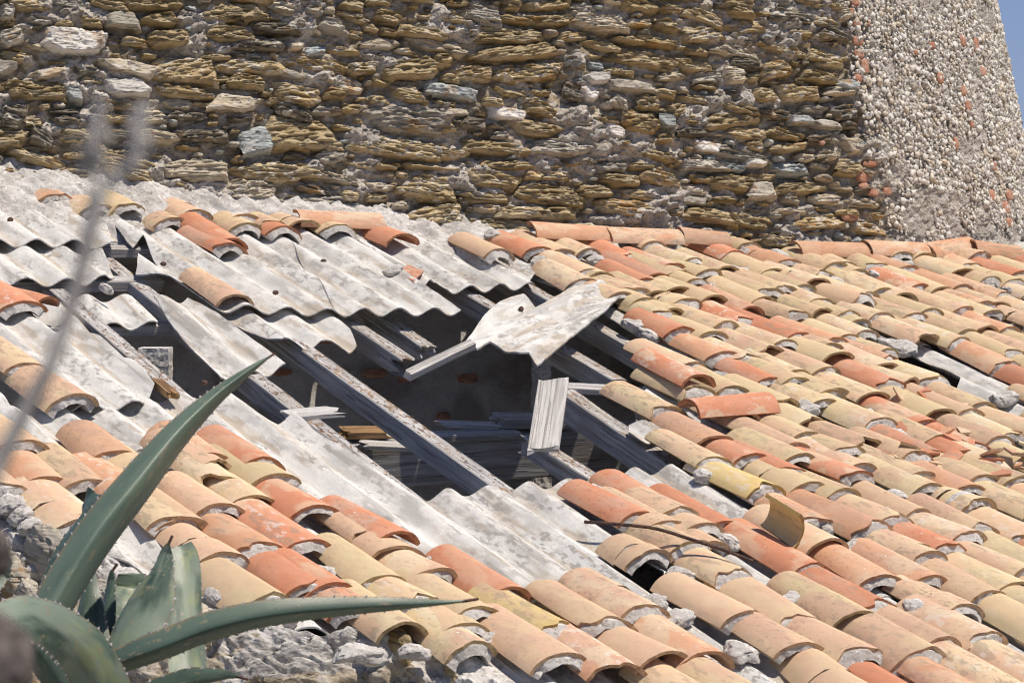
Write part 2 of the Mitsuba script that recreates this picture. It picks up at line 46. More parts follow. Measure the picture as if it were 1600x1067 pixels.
POLY = {"S1a":[[-1.08,-4.139],[-0.339,-3.984],[-0.417,-3.658],[-0.544,-3.247],[-0.747,-3.302],[-1.397,-3.301]],"S1b":[[-1.259,-3.666],[-0.576,-3.448],[-0.718,-2.892],[-0.828,-2.801],[-1.001,-2.754],[-1.587,-2.799]],"S2":[[-1.375,-2.483],[-1.091,-2.618],[-0.756,-2.606],[-0.727,-2.378],[-0.76,-2.292],[-1.086,-2.289],[-1.401,-2.342]],"S3":[[-1.754,-2.439],[-1.442,-2.388],[-1.422,-2.312],[-1.43,-2.002],[-1.253,-2.164],[-1.29,-1.913],[-1.261,-1.857],[-1.282,-1.557],[-1.234,-1.519],[-1.29,-1.229],[-1.37,-1.11],[-1.442,-1.024],[-1.848,-1.024],[-1.834,-1.33],[-1.92,-1.998]],"S4":[[-0.357,-3.742],[-0.421,-3.325],[-0.324,-3.416],[-0.445,-2.973],[-0.442,-2.941],[-0.483,-3.136],[-0.618,-2.859],[-0.503,-2.679],[-0.479,-2.526],[-0.471,-2.247],[0.178,-2.126],[0.458,-3.107],[0.693,-3.765]],"S5":[[0.66,-3.764],[0.435,-3.107],[0.146,-2.128],[0.848,-2.111],[0.896,-2.965],[0.985,-3.4]],"S6":[[1.013,-3.592],[0.923,-2.604],[1.105,-2.755],[1.061,-2.567],[1.66,-2.616],[1.729,-2.774],[1.84,-2.842],[1.811,-3.275],[1.443,-3.597]],"S4b":[[-0.438,-2.305],[-0.359,-1.927],[-0.321,-1.869],[-0.272,-1.875],[-0.241,-1.798],[-0.122,-1.837],[-0.072,-1.805],[-0.034,-1.728],[0.058,-1.796],[0.114,-1.964],[0.159,-2.216]],"T1":[[-0.7,-2.483],[-0.631,-2.411],[-0.517,-2.477],[-0.486,-2.238],[-0.455,-1.567],[-0.548,-1.531],[-0.856,-1.436]],"S8":[[1.044,-0.806],[1.157,-0.874],[1.113,-0.489],[1.017,-0.4],[0.95,-0.449],[0.929,-0.645]],"S9":[[0.797,-0.562],[0.957,-0.501],[0.899,-0.401],[0.743,-0.355],[0.697,-0.426]],"S7":[[-2.043,-1.67],[-1.919,-1.122],[-1.561,-1.224],[-1.342,-1.162],[-1.086,-1.208],[-0.898,-1.165],[-0.883,-0.923],[-0.869,-0.867],[-0.778,-0.896],[-0.792,-0.642],[-0.735,0.055]],"edge":[[-2.395,-0.207],[-2.395,0.157],[-2.261,0.468],[-2.082,0.963],[-1.888,1.108],[-1.564,1.206],[-1.39,1.348],[-1.39,1.633]],"SRedge":[[1.788,-3.243],[1.817,-2.811],[1.853,-2.522],[1.823,-2.104],[1.791,-1.536],[1.714,-1.316],[1.347,-1.112],[1.093,-0.955],[0.967,-0.707],[0.887,-0.302],[0.848,-0.133],[0.663,-0.067]],"H1":[[3.271,-1.342],[3.36,-1.314],[3.287,-0.981],[3.204,-0.918],[3.18,-1.122]],"H2":[[3.006,-0.694],[3.176,-0.783],[3.157,-0.582],[3.01,-0.532]],"H3":[[2.078,-0.617],[2.131,-0.442],[2.059,-0.372],[2.018,-0.482]],"H4":[[-0.295,0.795],[-0.191,0.79],[-0.171,0.869],[-0.157,0.939],[-0.267,1.104]],"H5":[[-1.402,1.417],[-1.327,1.414],[-1.289,1.657],[-1.434,1.661]],"H6":[[-1.883,-1.494],[-1.811,-1.528],[-1.849,-1.238],[-1.918,-1.092],[-1.979,-1.114]]}
ON = [[[-0.375,-2.253]],[[0.042,-3.123]]]
LEFT_BIT = [[-1.348, -2.276]]
SHORT_AT = [[-0.199, 0.914]]
EXCL = [[[0.574,0.088],[0.682,0.104],[0.729,0.479],[0.642,0.569],[0.584,0.495]],[[0.182,0.777],[0.28,0.795],[0.344,1.046],[0.335,1.241],[0.16,1.171],[0.247,1.027]],[[3.51,-1.344],[3.541,-1.242],[3.376,-0.724],[3.133,-0.568],[3.039,-0.74],[3.209,-0.963]],[[1.457,0.278],[1.674,0.283],[1.691,0.472],[1.482,0.632],[1.397,0.522]]]

S1A, S1B, S2, S3, S4, S5, S6, S4B, T1S, S8, S9, S7, EDGE, SREDGE, H1, H2, H3, H4, H5, H6 = (POLY[k] for k in ('S1a', 'S1b', 'S2', 'S3', 'S4', 'S5', 'S6', 'S4b', 'T1', 'S8', 'S9', 'S7', 'edge', 'SRedge', 'H1', 'H2', 'H3', 'H4', 'H5', 'H6'))

# ------------------------------------------------------------------ frames
O = np.array([0.18849339, 9.87270547, -0.97066741])          # roof origin, the crest of the sheets at the hole's lower edge
A = np.array([0.821461136, 0.570264501, 0.0])                # along the eaves
D = np.array([0.544676434, -0.784601742, -0.296188616])      # down the slope
N = np.array([0.168905856, -0.243307438, 0.955129466])       # out of the roof


def R3(u, s, h):
    u, s, h = np.broadcast_arrays(np.asarray(u, float), s, h)
    return O + u[..., None] * A + s[..., None] * D + h[..., None] * N


B0, W0 = np.array([-2.776, 12.785]), np.array([0.9206, 0.3906])
TH0, T1, RR, BAT = math.atan2(0.3906, 0.9206), 5.25, 2.92, 0.2


def wall(t, z, out=0.0):
    """Face of the tower: plane, then a round corner; it leans back as it rises."""
    t, z, out = np.broadcast_arrays(np.asarray(t, float), z, out)
    tl, th = np.minimum(t, T1), TH0 + np.maximum(t - T1, 0) / RR
    x = B0[0] + tl * W0[0] + RR * (np.sin(th) - np.sin(TH0))
    y = B0[1] + tl * W0[1] + RR * (np.cos(TH0) - np.cos(th))
    k = BAT * (z - 0.1) - out
    return np.stack([x - np.sin(th) * k, y + np.cos(th) * k, z + out * BAT], -1)


rng = np.random.default_rng(7)
COUNT = {}


def key(name):
    n = COUNT.get(name, -1) + 1
    COUNT[name] = n
    return name if n == 0 else f'{name}_{n:03d}'


def put(name, mesh, bsdf, smooth=False, uv=None, label=None, cat=None, group=None, kind=None):
    k = key(name)
    scene[k] = mikit.ply(mesh, bsdf, smooth=smooth, uv=uv)
    lab = {a: b for a, b in (('label', label), ('category', cat), ('group', group), ('kind', kind)) if b}
    if lab:
        labels[k] = lab
    return k


# ------------------------------------------------------------------ materials
def C(r, g, b):
    return mi.Color3f(r, g, b)


def pick(i, cols):
    out = C(*cols[0])
    for k in range(1, len(cols)):
        out = dr.select(i > k - 0.5, C(*cols[k]), out)
    return out


def tile_col(p, n, uv):
    i = dr.floor(uv.x / 4)
    cls = dr.floor(i / 1000)
    x, y = uv.x - 4 * i, uv.y
    r, r2, r3 = cell_rand(i, 3), cell_rand(i, 8), cell_rand(i, 15)
    base = pick(cls, [(.53, .235, .14), (.56, .32, .20), (.59, .41, .285), (.57, .465, .29), (.57, .43, .185)])
    alt = pick(cls, [(.56, .29, .19), (.60, .42, .29), (.60, .475, .31), (.60, .43, .29), (.59, .47, .25)])
    q = fbm(x * 3.2 + i * 7.3, y * 2.6 + i * 3.1, 0, 3)
    c = mix(base, alt, smoothstep(.40, .60, q) * (.25 + .75 * r))
    c = mix(c, C(.50, .33, .25), smoothstep(.50, .66, fbm(x * 3 + i * 2.3, y * 2.4 + i, 5, 4)) * .6 * smoothstep(.3, .7, r3))
    c = mix(c, C(.60, .52, .38), smoothstep(.54, .66, fbm(x * 4 + i * 3.9, y * 3 + i * 2, 8, 4)) * .55 * smoothstep(.25, .8, r2))
    c = c * (.90 + .2 * r2) * (.93 + .14 * fbm(x * 12 + i, y * 9, 4, 4))
    c = c * (.94 + .12 * fbm(p.x * 420, p.y * 420, p.z * 420, 2))
    sc = smoothstep(.56, .68, fbm(x * 14 + i * 5, y * 8, 9, 5)) * smoothstep(.35, .85, r)
    c = mix(c, C(.30, .245, .185), sc * .5)
    pit = smoothstep(.58, .72, fbm(p.x * 70, p.y * 70, p.z * 70, 4))
    c = c * (1 - .22 * pit * r3)
    wv = smoothstep(.63, .70, fbm(x * 13 + i * 11, y * 11, 2, 5)) * smoothstep(.72, .95, r2)
    c = mix(c, C(.66, .62, .57), wv * .5)
    f, s, rc = voronoi(x * 9 + i * 1.7, y * 9)
    sp = dr.select((rc > .95) & (f < .04 + .10 * r3), mi.Float(1), mi.Float(0))
    return mix(c, C(.72, .70, .66), sp * .8 * smoothstep(.5, .6, r2))


def tile_bump(p, n, uv):
    return fbm(p.x * 130, p.y * 130, p.z * 130, 3)


def shaded_lip_col(p, n, uv):  # fired brown edge, darker than the tile: part of its shade is painted in
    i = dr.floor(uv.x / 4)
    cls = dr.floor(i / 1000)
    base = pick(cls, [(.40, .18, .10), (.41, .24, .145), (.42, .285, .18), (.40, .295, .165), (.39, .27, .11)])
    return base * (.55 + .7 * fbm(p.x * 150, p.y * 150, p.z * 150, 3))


def sheet_col(p, n, uv):
    u, s = uv.x, uv.y
    g = fbm(u * 9, s * 4, 1, 4)
    c = mix(C(.58, .585, .575), C(.43, .43, .42), smoothstep(.35, .7, g))
    st = fbm(u * 30, s * 4.5, 3, 5)
    trough = .5 - .5 * dr.cos((u / .2045 + .10) * (2 * dr.pi))
    stain = smoothstep(.46, .62, st * .75 + .20 * trough + .06 * noise(u * 5, s * 1.2, 4)) * smoothstep(.30, .56, fbm(u * 7 + 3, s * 1.6, 6, 4))
    c = mix(c, C(.40, .345, .275), stain * .8)
    gr = smoothstep(.50, .64, fbm(u * 70, s * 35, 2, 5)) * smoothstep(.42, .62, fbm(u * 9, s * 4, 12, 4))
    c = mix(c, C(.25, .24, .23), gr * .7)
    run = smoothstep(.58, .70, fbm(u * 42, s * 2.2, 21, 4)) * smoothstep(.45, .62, fbm(u * 4, s * 2, 23, 3))
    c = mix(c, C(.30, .285, .265), run * .6)
    wl = smoothstep(.50, .72, fbm(u * 24 + 9, s * 10, 5, 5))
    c = mix(c, C(.73, .72, .70), wl * .6 * (1 - .6 * trough))
    return c * (.86 + .28 * fbm(u * 300, s * 300, 4, 2))


def fine_bump(p, n, uv):
    return fbm(p.x * 90, p.y * 90, p.z * 90, 4)


def mortar_col(p, n, uv):
    g = fbm(p.x * 11, p.y * 11, p.z * 11, 4)
    c = mix(C(.54, .53, .515), C(.40, .385, .365), smoothstep(.35, .68, g))
    k = smoothstep(.60, .68, fbm(p.x * 75, p.y * 75, p.z * 75, 3))
    c = mix(c, C(.24, .22, .20), k * .6)
    w = smoothstep(.62, .69, fbm(p.x * 55 + 9, p.y * 55, p.z * 55, 3))
    c = mix(c, C(.66, .65, .63), w * .6)
    return c * (.82 + .36 * fbm(p.x * 260, p.y * 260, p.z * 260, 2))


def bed_col(p, n, uv):
    g = fbm(p.x * 6, p.y * 6, p.z * 8, 4)
    c = mix(C(.42, .37, .30), C(.26, .215, .15), smoothstep(.36, .62, g))
    k = smoothstep(.52, .62, fbm(p.x * 17 + 4, p.y * 17, p.z * 19, 4))
    c = mix(c, C(.47, .44, .40), k * .8)
    d = smoothstep(.58, .66, fbm(p.x * 60, p.y * 60, p.z * 60, 3))
    c = mix(c, C(.15, .125, .09), d * .6)
    return c * (.8 + .4 * fbm(p.x * 240, p.y * 240, p.z * 240, 2))


def stone_col(p, n, uv):
    i = dr.floor(uv.x)
    cls = dr.floor(i / 1000)
    r, r2 = cell_rand(i, 2), cell_rand(i, 5)
    base = pick(cls, [(.36, .28, .155), (.46, .40, .295), (.375, .35, .295), (.58, .56, .52), (.155, .138, .11), (.30, .335, .34)])
    alt = pick(cls, [(.45, .375, .245), (.52, .465, .375), (.43, .40, .34), (.68, .66, .63), (.22, .195, .15), (.40, .44, .44)])
    lam = fbm(p.x * 5 + i, p.z * 62 + p.x * 3, p.y * 5, 4)
    c = mix(base, alt, smoothstep(.40, .62, lam))
    dk = smoothstep(.56, .66, fbm(p.x * 8 + 3 * i, p.z * 95 + p.x * 5, p.y * 8, 3))
    c = mix(c, base * .42, dk * .75)
    rust = smoothstep(.55, .70, fbm(p.x * 14, p.z * 22, p.y * 14 + i, 4)) * smoothstep(.4, .8, r)
    c = mix(c, C(.36, .21, .075), rust * .65)
    lic = smoothstep(.57, .64, fbm(p.x * 28 + i, p.y * 28, p.z * 34, 4)) * smoothstep(.25, .8, r2)
    c = mix(c, C(.55, .53, .49), lic * .7)
    return c * (.84 + .3 * r2) * (.85 + .3 * fbm(p.x * 210, p.y * 210, p.z * 260, 2))


def stone_bump(p, n, uv):
    i = dr.floor(uv.x)
    return fbm(p.x * 22 + i, p.z * 170 + p.x * 9, p.y * 22, 4)


def pebble_col(p, n, uv):
    i = dr.floor(uv.x)
    r, r2 = cell_rand(i, 1), cell_rand(i, 2)
    c = mix(C(.70, .68, .625), C(.62, .55, .44), smoothstep(.5, .95, r))
    c = mix(c, C(.72, .70, .66), smoothstep(.7, .8, r2))
    c = dr.select(r2 < .10, C(.42, .37, .31), c)
    return c * (.8 + .36 * fbm(p.x * 160, p.y * 160, p.z * 160, 3))


def render_col(p, n, uv):
    c = mix(C(.52, .49, .445), C(.38, .35, .31), smoothstep(.38, .64, fbm(p.x * 9, p.y * 9, p.z * 9, 4)))
    c = mix(c, C(.20, .18, .155), smoothstep(.55, .64, fbm(p.x * 75, p.y * 75, p.z * 75, 4)) * .75)
    return c * (.8 + .4 * fbm(p.x * 240, p.y * 240, p.z * 240, 2))


def brick_col(p, n, uv):
    c = mix(C(.48, .27, .185), C(.38, .18, .115), smoothstep(.4, .65, fbm(p.x * 30, p.y * 30, p.z * 30, 4)))
    return mix(c, C(.5, .46, .42), .5 * smoothstep(.60, .68, fbm(p.x * 60, p.y * 60, p.z * 60, 3)))


def wood_col(p, n, uv):
    flag = dr.select(uv.y > 9, mi.Float(1), mi.Float(0))
    x, y = uv.x, uv.y
    g = fbm(x * 5, y * 75, 1, 5)
    c = mix(C(.50, .495, .49), C(.36, .355, .355), smoothstep(.30, .70, g))
    c = mix(c, C(.30, .26, .21), smoothstep(.5, .7, fbm(x * 3, y * 20, 5, 3)) * .5)
    k = smoothstep(.62, .68, fbm(x * 3 + fbm(x * 5, y * 12, 3, 2), y * 120, 8, 3))
    c = mix(c, C(.13, .12, .115), k * .6)
    sp = smoothstep(.60, .66, fbm(x * 40, y * 60, 2, 3)) * smoothstep(.46, .56, fbm(x * 5, y * 30, 4, 2))
    c = mix(c, C(.27, .145, .06), flag * sp * .75)
    c = mix(c, C(.10, .06, .035), flag * smoothstep(.64, .68, fbm(x * 40, y * 70, 7, 3)) * .8)
    return c * (.88 + .24 * fbm(x * 160, y * 300, 3, 2))


def plank_col(p, n, uv):
    g = fbm(uv.x * 6, uv.y * 110, 1, 4)
    return mix(C(.31, .195, .10), C(.15, .09, .05), smoothstep(.35, .65, g))


def pale_wood_col(p, n, uv):
    g = fbm(uv.x * 5, uv.y * 110, 1, 4)
    c = mix(C(.60, .59, .57), C(.42, .41, .40), smoothstep(.35, .7, g))
    k = smoothstep(.60, .64, fbm(uv.x * 3, uv.y * 160, 6, 2))
    return mix(c, C(.2, .19, .18), k * .6)


def wood_bump(p, n, uv):
    return fbm(uv.x * 6, uv.y * 160, 2, 4)


def plaster_col(p, n, uv):
    g = fbm(p.x * 4, p.y * 4, p.z * 4, 5)
    c = mix(C(.52, .51, .50), C(.34, .315, .29), smoothstep(.4, .65, g))
    return c * (.8 + .4 * fbm(p.x * 60, p.y * 60, p.z * 60, 3))


def leaf_col(p, n, uv):
    x, y = uv.x, uv.y
    i = dr.floor(y / 10)
    pale = dr.select((i == 3) | (i == 5), mi.Float(1.0), dr.select((i == 4) | (i == 8) | (i == 9), mi.Float(.65), dr.select(i == 1, mi.Float(.3), mi.Float(.05))))
    g = fbm(x * 2, y * 1.6, i, 4)
    c = mix(C(.045, .082, .066), C(.085, .135, .108), smoothstep(.3, .7, g))
    c = mix(c, C(.215, .27, .215), (.08 + .85 * pale) * smoothstep(.26, .60, fbm(x * 3, y * 2, i + 3, 5)))
    c = mix(c, C(.25, .30, .15), smoothstep(.54, .72, fbm(x * 2.5, y * 3, i + 9, 3)) * .6 * pale)
    c = c * (.9 + .2 * fbm(x * 40, y * 3, i, 3))
    sc = smoothstep(.71, .74, fbm(x * 9, y * 16, i + 5, 4))
    c = mix(c, C(.26, .22, .15), sc * .6)
    edge = dr.abs(x - .5) * 2
    rim = smoothstep(.93, .97, edge + .05 * (fbm(y * 60, x, 2, 2) - .5))
    return mix(c, C(.21, .165, .105), rim * .6)


def dry_col(p, n, uv):
    return mix(C(.50, .49, .48), C(.34, .325, .32), smoothstep(.35, .65, fbm(p.x * 90, p.y * 90, p.z * 90, 3)))


def rust_col(p, n, uv):
    return mix(C(.13, .075, .055), C(.06, .042, .04), smoothstep(.4, .6, fbm(p.x * 90, p.y * 90, p.z * 90, 3)))


def ground_col(p, n, uv):
    return mix(C(.24, .20, .14), C(.15, .15, .09), smoothstep(.4, .6, fbm(p.x * .8, p.y * .8, 0, 5)))


def add_mat(name, fn, rough, bump=None, scale=0.0, spec=0.25):
    b = {'type': 'principled', 'base_color': mikit.proc(fn), 'roughness': rough, 'specular': spec}
    if bump:
        b = {'type': 'bumpmap', 'arbitrary': mikit.proc(bump, eps=1.5e-3), 'scale': scale, 'bsdf': b}
    scene[name] = {'type': 'twosided', 'bsdf': b}


add_mat('mat_tile', tile_col, .75, tile_bump, .0012)
add_mat('mat_shaded_lip', shaded_lip_col, .9)
add_mat('mat_sheet', sheet_col, .85, fine_bump, .0016)
add_mat('mat_mortar', mortar_col, .95, fine_bump, .006)
add_mat('mat_bed', bed_col, .95, fine_bump, .008)
add_mat('mat_render', render_col, .95, fine_bump, .016)
add_mat('mat_stone', stone_col, .85, stone_bump, .011)
add_mat('mat_pebble', pebble_col, .6)
add_mat('mat_brick', brick_col, .9, fine_bump, .004)
add_mat('mat_wood', wood_col, .8, wood_bump, .0016)
add_mat('mat_plank', plank_col, .8)
add_mat('mat_pale_wood', pale_wood_col, .8, wood_bump, .0016)
add_mat('mat_plaster', plaster_col, .95, fine_bump, .006)
add_mat('mat_leaf', leaf_col, .42, None, 0, .4)
add_mat('mat_dry', dry_col, .9)
add_mat('mat_dark_dry', lambda p, n, uv: mix(C(.17, .145, .14), C(.09, .078, .075), smoothstep(.4, .6, fbm(p.x * 90, p.y * 90, p.z * 90, 3))), .9)
add_mat('mat_rust', rust_col, .7)
add_mat('mat_ground', ground_col, .95)


# ------------------------------------------------------------------ mesh helpers
def grid_faces(n, m):
    i, j = np.meshgrid(np.arange(n - 1), np.arange(m - 1), indexing='ij')
    a = i * m + j
    return np.concatenate([np.stack([a, a + m, a + m + 1], -1).reshape(-1, 3), np.stack([a, a + m + 1, a + 1], -1).reshape(-1, 3)])


class MB:
    """Collects pieces of one mesh with uv."""

    def __init__(self):
        self.v, self.f, self.uv, self.n = [], [], [], 0

    def add(self, v, f, uv=None):
        v = np.asarray(v, float).reshape(-1, 3)
        self.v.append(v)
        self.f.append(np.asarray(f, int) + self.n)
        self.uv.append(np.zeros((len(v), 2)) if uv is None else np.asarray(uv, float).reshape(-1, 2))
        self.n += len(v)

    def mesh(self):
        return trimesh.Trimesh(np.vstack(self.v), np.vstack(self.f), process=False)

    def uvs(self):
        return np.vstack(self.uv)


ICO = {k: trimesh.creation.icosphere(subdivisions=k) for k in (1, 2, 3)}


def lump(seed, sub=3, amp=.28, freq=1.6):
    """A unit blob with an uneven surface."""
    v = np.array(ICO[sub].vertices)
    d = 1 + amp * 2 * (meshkit.fbm(v * freq + seed * 13.7, 4, seed) - .5) + amp * .7 * (meshkit.fbm(v * freq * 4 + seed * 3.1, 3, seed + 9) - .5)
    return v * d[:, None], np.array(ICO[sub].faces)


def bar(P, Q, wvec, hvec, w, h, uvflag=True, n=14, ragged0=0.0, ragged1=0.0, wob=.003, seed=0):
    """A sawn timber from P to Q: top centre line P-Q, width along wvec, hanging down along -hvec. Returns vertices, faces, uv (faceted)."""
    P, Q = np.asarray(P, float), np.asarray(Q, float)
    r = np.random.default_rng(1000 + seed)
    c = min(w, h) * .06
    sec = [(-w / 2 + c, 0), (-w / 6, 0), (w / 6, 0), (w / 2 - c, 0), (w / 2, -c), (w / 2, -h / 3), (w / 2, -2 * h / 3), (w / 2, -h + c), (w / 2 - c, -h), (w / 6, -h), (-w / 6, -h),
           (-w / 2 + c, -h), (-w / 2, -h + c), (-w / 2, -2 * h / 3), (-w / 2, -h / 3), (-w / 2, -c)]
    sec = np.array(sec)
    m, L = len(sec), np.linalg.norm(Q - P)
    ax = (Q - P) / L
    per = np.concatenate([[0], np.cumsum(np.linalg.norm(np.diff(np.vstack([sec, sec[:1]]), axis=0), axis=1))])
    V = []
    for i in range(n):
        k = i / (n - 1)
        off = np.zeros(m)
        if i == n - 1:
            off = r.uniform(-1, .6, m) * ragged1
        if i == 0:
            off = r.uniform(-.6, 1, m) * ragged0
        jw = wob * (meshkit.fbm(np.stack([np.full(m, k * L * 6), sec[:, 0] * 20, sec[:, 1] * 20], -1) + seed * 5.5, 2) - .5) * 2
        V.append(P + (k * L + off)[:, None] * ax + sec[:, :1] * wvec + (sec[:, 1] + jw)[:, None] * hvec)
    V = np.array(V)
    b = MB()
    for j in range(m):
        j2 = (j + 1) % m
        q = np.stack([V[:, j], V[:, j2]], 1)
        flag = 10.0 if (uvflag and j in (0, 1, 2)) else 0.0
        uu = np.stack([np.linspace(0, L, n)] * 2, 1) + seed * 3.1
        vv = np.stack([np.full(n, per[j]), np.full(n, per[j + 1])], 1) + flag
        b.add(q.reshape(-1, 3), grid_faces(n, 2), np.stack([uu, vv], -1).reshape(-1, 2))
    for i, rg in ((0, ragged0), (n - 1, ragged1)):
        ctr = V[i].mean(0) - ax * (rg * .5 if i else -rg * .5)
        b.add(np.vstack([V[i], ctr]), [[j, (j + 1) % m, m] for j in range(m)], np.zeros((m + 1, 2)) + [[seed * 3.1, .02]])
    return b


def clip_grid(poly, du, ds):
    """Vertices (n, 2) and triangles of a regular grid cut to a polygon."""
    poly = poly.buffer(0)
    u0, s0, u1, s1 = poly.bounds
    us, ss = np.arange(math.floor(u0 / du), math.ceil(u1 / du) + 1) * du, np.arange(math.floor(s0 / ds), math.ceil(s1 / ds) + 1) * ds
    U, S_ = np.meshgrid(us[:-1], ss[:-1], indexing='ij')
    cells = shapely.box(U.ravel(), S_.ravel(), U.ravel() + du, S_.ravel() + ds)
    shapely.prepare(poly)
    inside = shapely.contains_properly(poly, cells)
    touch = shapely.intersects(poly, cells) & ~inside
    V, F = [], []
    a = np.stack([U.ravel()[inside], S_.ravel()[inside]], -1)
    k = len(a)
    V.append(np.vstack([a, a + [du, 0], a + [du, ds], a + [0, ds]]))
    i = np.arange(k)
    F.append(np.vstack([np.stack([i, i + k, i + 2 * k], -1), np.stack([i, i + 2 * k, i + 3 * k], -1)]))
    n = 4 * k
    for g in shapely.intersection(poly, cells[touch]):
        for part in getattr(g, 'geoms', [g]):
            if part.geom_type != 'Polygon' or part.area < 1e-9:
                continue
            for t in shapely.constrained_delaunay_triangles(part).geoms:
                c = np.array(t.exterior.coords)[:3]
                if np.cross(c[1] - c[0], c[2] - c[0]) < 0:
                    c = c[::-1]
                V.append(c)
                F.append([[n, n + 1, n + 2]])
                n += 3
    V, F = np.vstack(V), np.vstack(F)
    q, inv = np.unique(np.round(V * 2e4).astype(np.int64), axis=0, return_inverse=True)
    F = inv.ravel()[F]
    F = F[(F[:, 0] != F[:, 1]) & (F[:, 1] != F[:, 2]) & (F[:, 0] != F[:, 2])]
    return q / 2e4, F


def jagged(pts, amp, seed, step=.025):
    """A closed outline with small breaks along its edges."""
    p = np.array(pts, float)
    out = []
    for a, b in zip(p, np.roll(p, -1, 0)):
        n = max(1, int(np.linalg.norm(b - a) / step))
        out.append(a + (b - a) * np.linspace(0, 1, n, endpoint=False)[:, None])
    q = np.vstack(out)
    s3 = np.concatenate([q * 14, np.full((len(q), 1), seed * 1.7)], 1)
    q = q + amp * 2 * np.stack([meshkit.fbm(s3, 3, seed) - .5, meshkit.fbm(s3 + 50, 3, seed + 1) - .5], -1)
    g = Polygon(q).buffer(0)
    return max(getattr(g, 'geoms', [g]), key=lambda x: x.area)


PIT = 0.2045


def wave(u, ph=.049, amp=.022):
    return amp * (np.cos(2 * np.pi * (u - ph) / PIT) - 1)


def shell(V2, F, place, t=.007, uvoff=(0, 0)):
    """A sheet of thickness t over the cut grid; place(u, s, depth) gives the points."""
    b = MB()
    uv = V2 + np.asarray(uvoff)
    b.add(place(V2[:, 0], V2[:, 1], 0.0), F, uv)
    b.add(place(V2[:, 0], V2[:, 1], t), F[:, ::-1], uv)
    e = np.vstack([F[:, [0, 1]], F[:, [1, 2]], F[:, [2, 0]]])
    key_ = np.sort(e, 1)
    _, inv, cnt = np.unique(key_[:, 0] * 10_000_000 + key_[:, 1], return_inverse=True, return_counts=True)
    e = e[cnt[inv] == 1]
    p, q = V2[e[:, 0]], V2[e[:, 1]]
    k = len(e)
    v = np.vstack([place(p[:, 0], p[:, 1], 0.0), place(q[:, 0], q[:, 1], 0.0), place(p[:, 0], p[:, 1], t), place(q[:, 0], q[:, 1], t)])
    i = np.arange(k)
    b.add(v, np.vstack([np.stack([i, i + 2 * k, i + k], -1), np.stack([i + k, i + 2 * k, i + 3 * k], -1)]), np.vstack([p, q, p, q]) + np.asarray(uvoff))
    return b


def sheet(name, poly, h=0.0, ph=.049, tilt=0.0, twist=0.0, seed=0, jag=.0045, ds=.05, label=None, sag=0.0, **tags):
    g = jagged(poly, jag, seed) if not isinstance(poly, Polygon) else poly
    c = np.array(g.centroid.coords[0])
    V2, F = clip_grid(g, PIT / 10, ds)

    def place(u, s, d):
        n3 = np.stack([u * 4, s * 4, np.full_like(u, seed)], -1)
        hh = h + wave(u, ph) + tilt * (s - c[1]) + twist * (u - c[0]) + .006 * (meshkit.fbm(n3, 2) - .5) - sag * (s - c[1]) ** 2 - d
        return R3(u, s, hh)

    b = shell(V2, F, place, uvoff=(seed * 16 * PIT - ph, seed * 1.9))
    return put(name, b.mesh(), 'mat_sheet', True, b.uvs(), label=label, **tags)


# ------------------------------------------------------------------ ground and the house below the roof
g = 3000.0
put('ground', trimesh.Trimesh([[-g, -g, -3.4], [g, -g, -3.4], [g, g, -3.4], [-g, g, -3.4]], [[0, 1, 2], [0, 2, 3]], process=False), 'mat_ground', kind='structure',
    label='dry earth ground far below the roof')
# ceiling floor of the attic, its end walls
fl = R3(np.array([-2.5, 8.6, 8.6, -2.5]), np.array([-4.6, -3.0, 3.3, 3.3]), 0.0)
fl[:, 2] = -2.9
put('floor', trimesh.Trimesh(fl, [[0, 2, 1], [0, 3, 2]], process=False), 'mat_mortar', kind='structure', label='dusty grey floor inside the house')


def wall_slab(name, P, Q, top0, top1, thick):
    d = np.array([Q[0] - P[0], Q[1] - P[1]])
    d = d / np.linalg.norm(d)
    nn = np.array([-d[1], d[0]]) * thick
    v = []
    for (x, y), z in ((P, top0), (Q, top1)):
        for off in (0, 1):
            v += [[x + nn[0] * off, y + nn[1] * off, -3.35], [x + nn[0] * off, y + nn[1] * off, z]]
    put(name, trimesh.Trimesh(v, [[0, 4, 5], [0, 5, 1], [2, 7, 6], [2, 3, 7], [1, 5, 7], [1, 7, 3], [0, 1, 3], [0, 3, 2], [4, 6, 7], [4, 7, 5]], process=False), 'mat_plaster')


p0, p1 = R3(-2.32, -4.4, -.16), R3(-2.32, .1, -.12)
p2 = R3(-1.32, 1.5, -.14)
p3, p4 = R3(-.9, 3.3, -.1), R3(8.6, 3.3, -.1)
p5 = R3(8.6, -3.3, -.1)
for q0, q1 in ((p0, p1), (p1, p2), (p2, p3), (p3, p4), (p4, p5)):
    wall_slab('house__wall', q0[:2], q1[:2], q0[2], q1[2], .28)
labels['house'] = {'label': 'low masonry house that carries the broken tiled roof', 'category': 'house'}

# ------------------------------------------------------------------ the tower
JT, JZ = np.array([-1.2, .2, 1.8, 3.4, 5.0, 9.0]), np.array([.36, .27, .14, .06, -.02, -.12])


def junction(t):
    return np.interp(t, JT, JZ)


def bound(z):
    b = np.array(BOUND)[::-1]
    return np.interp(z, b[:, 1], b[:, 0])


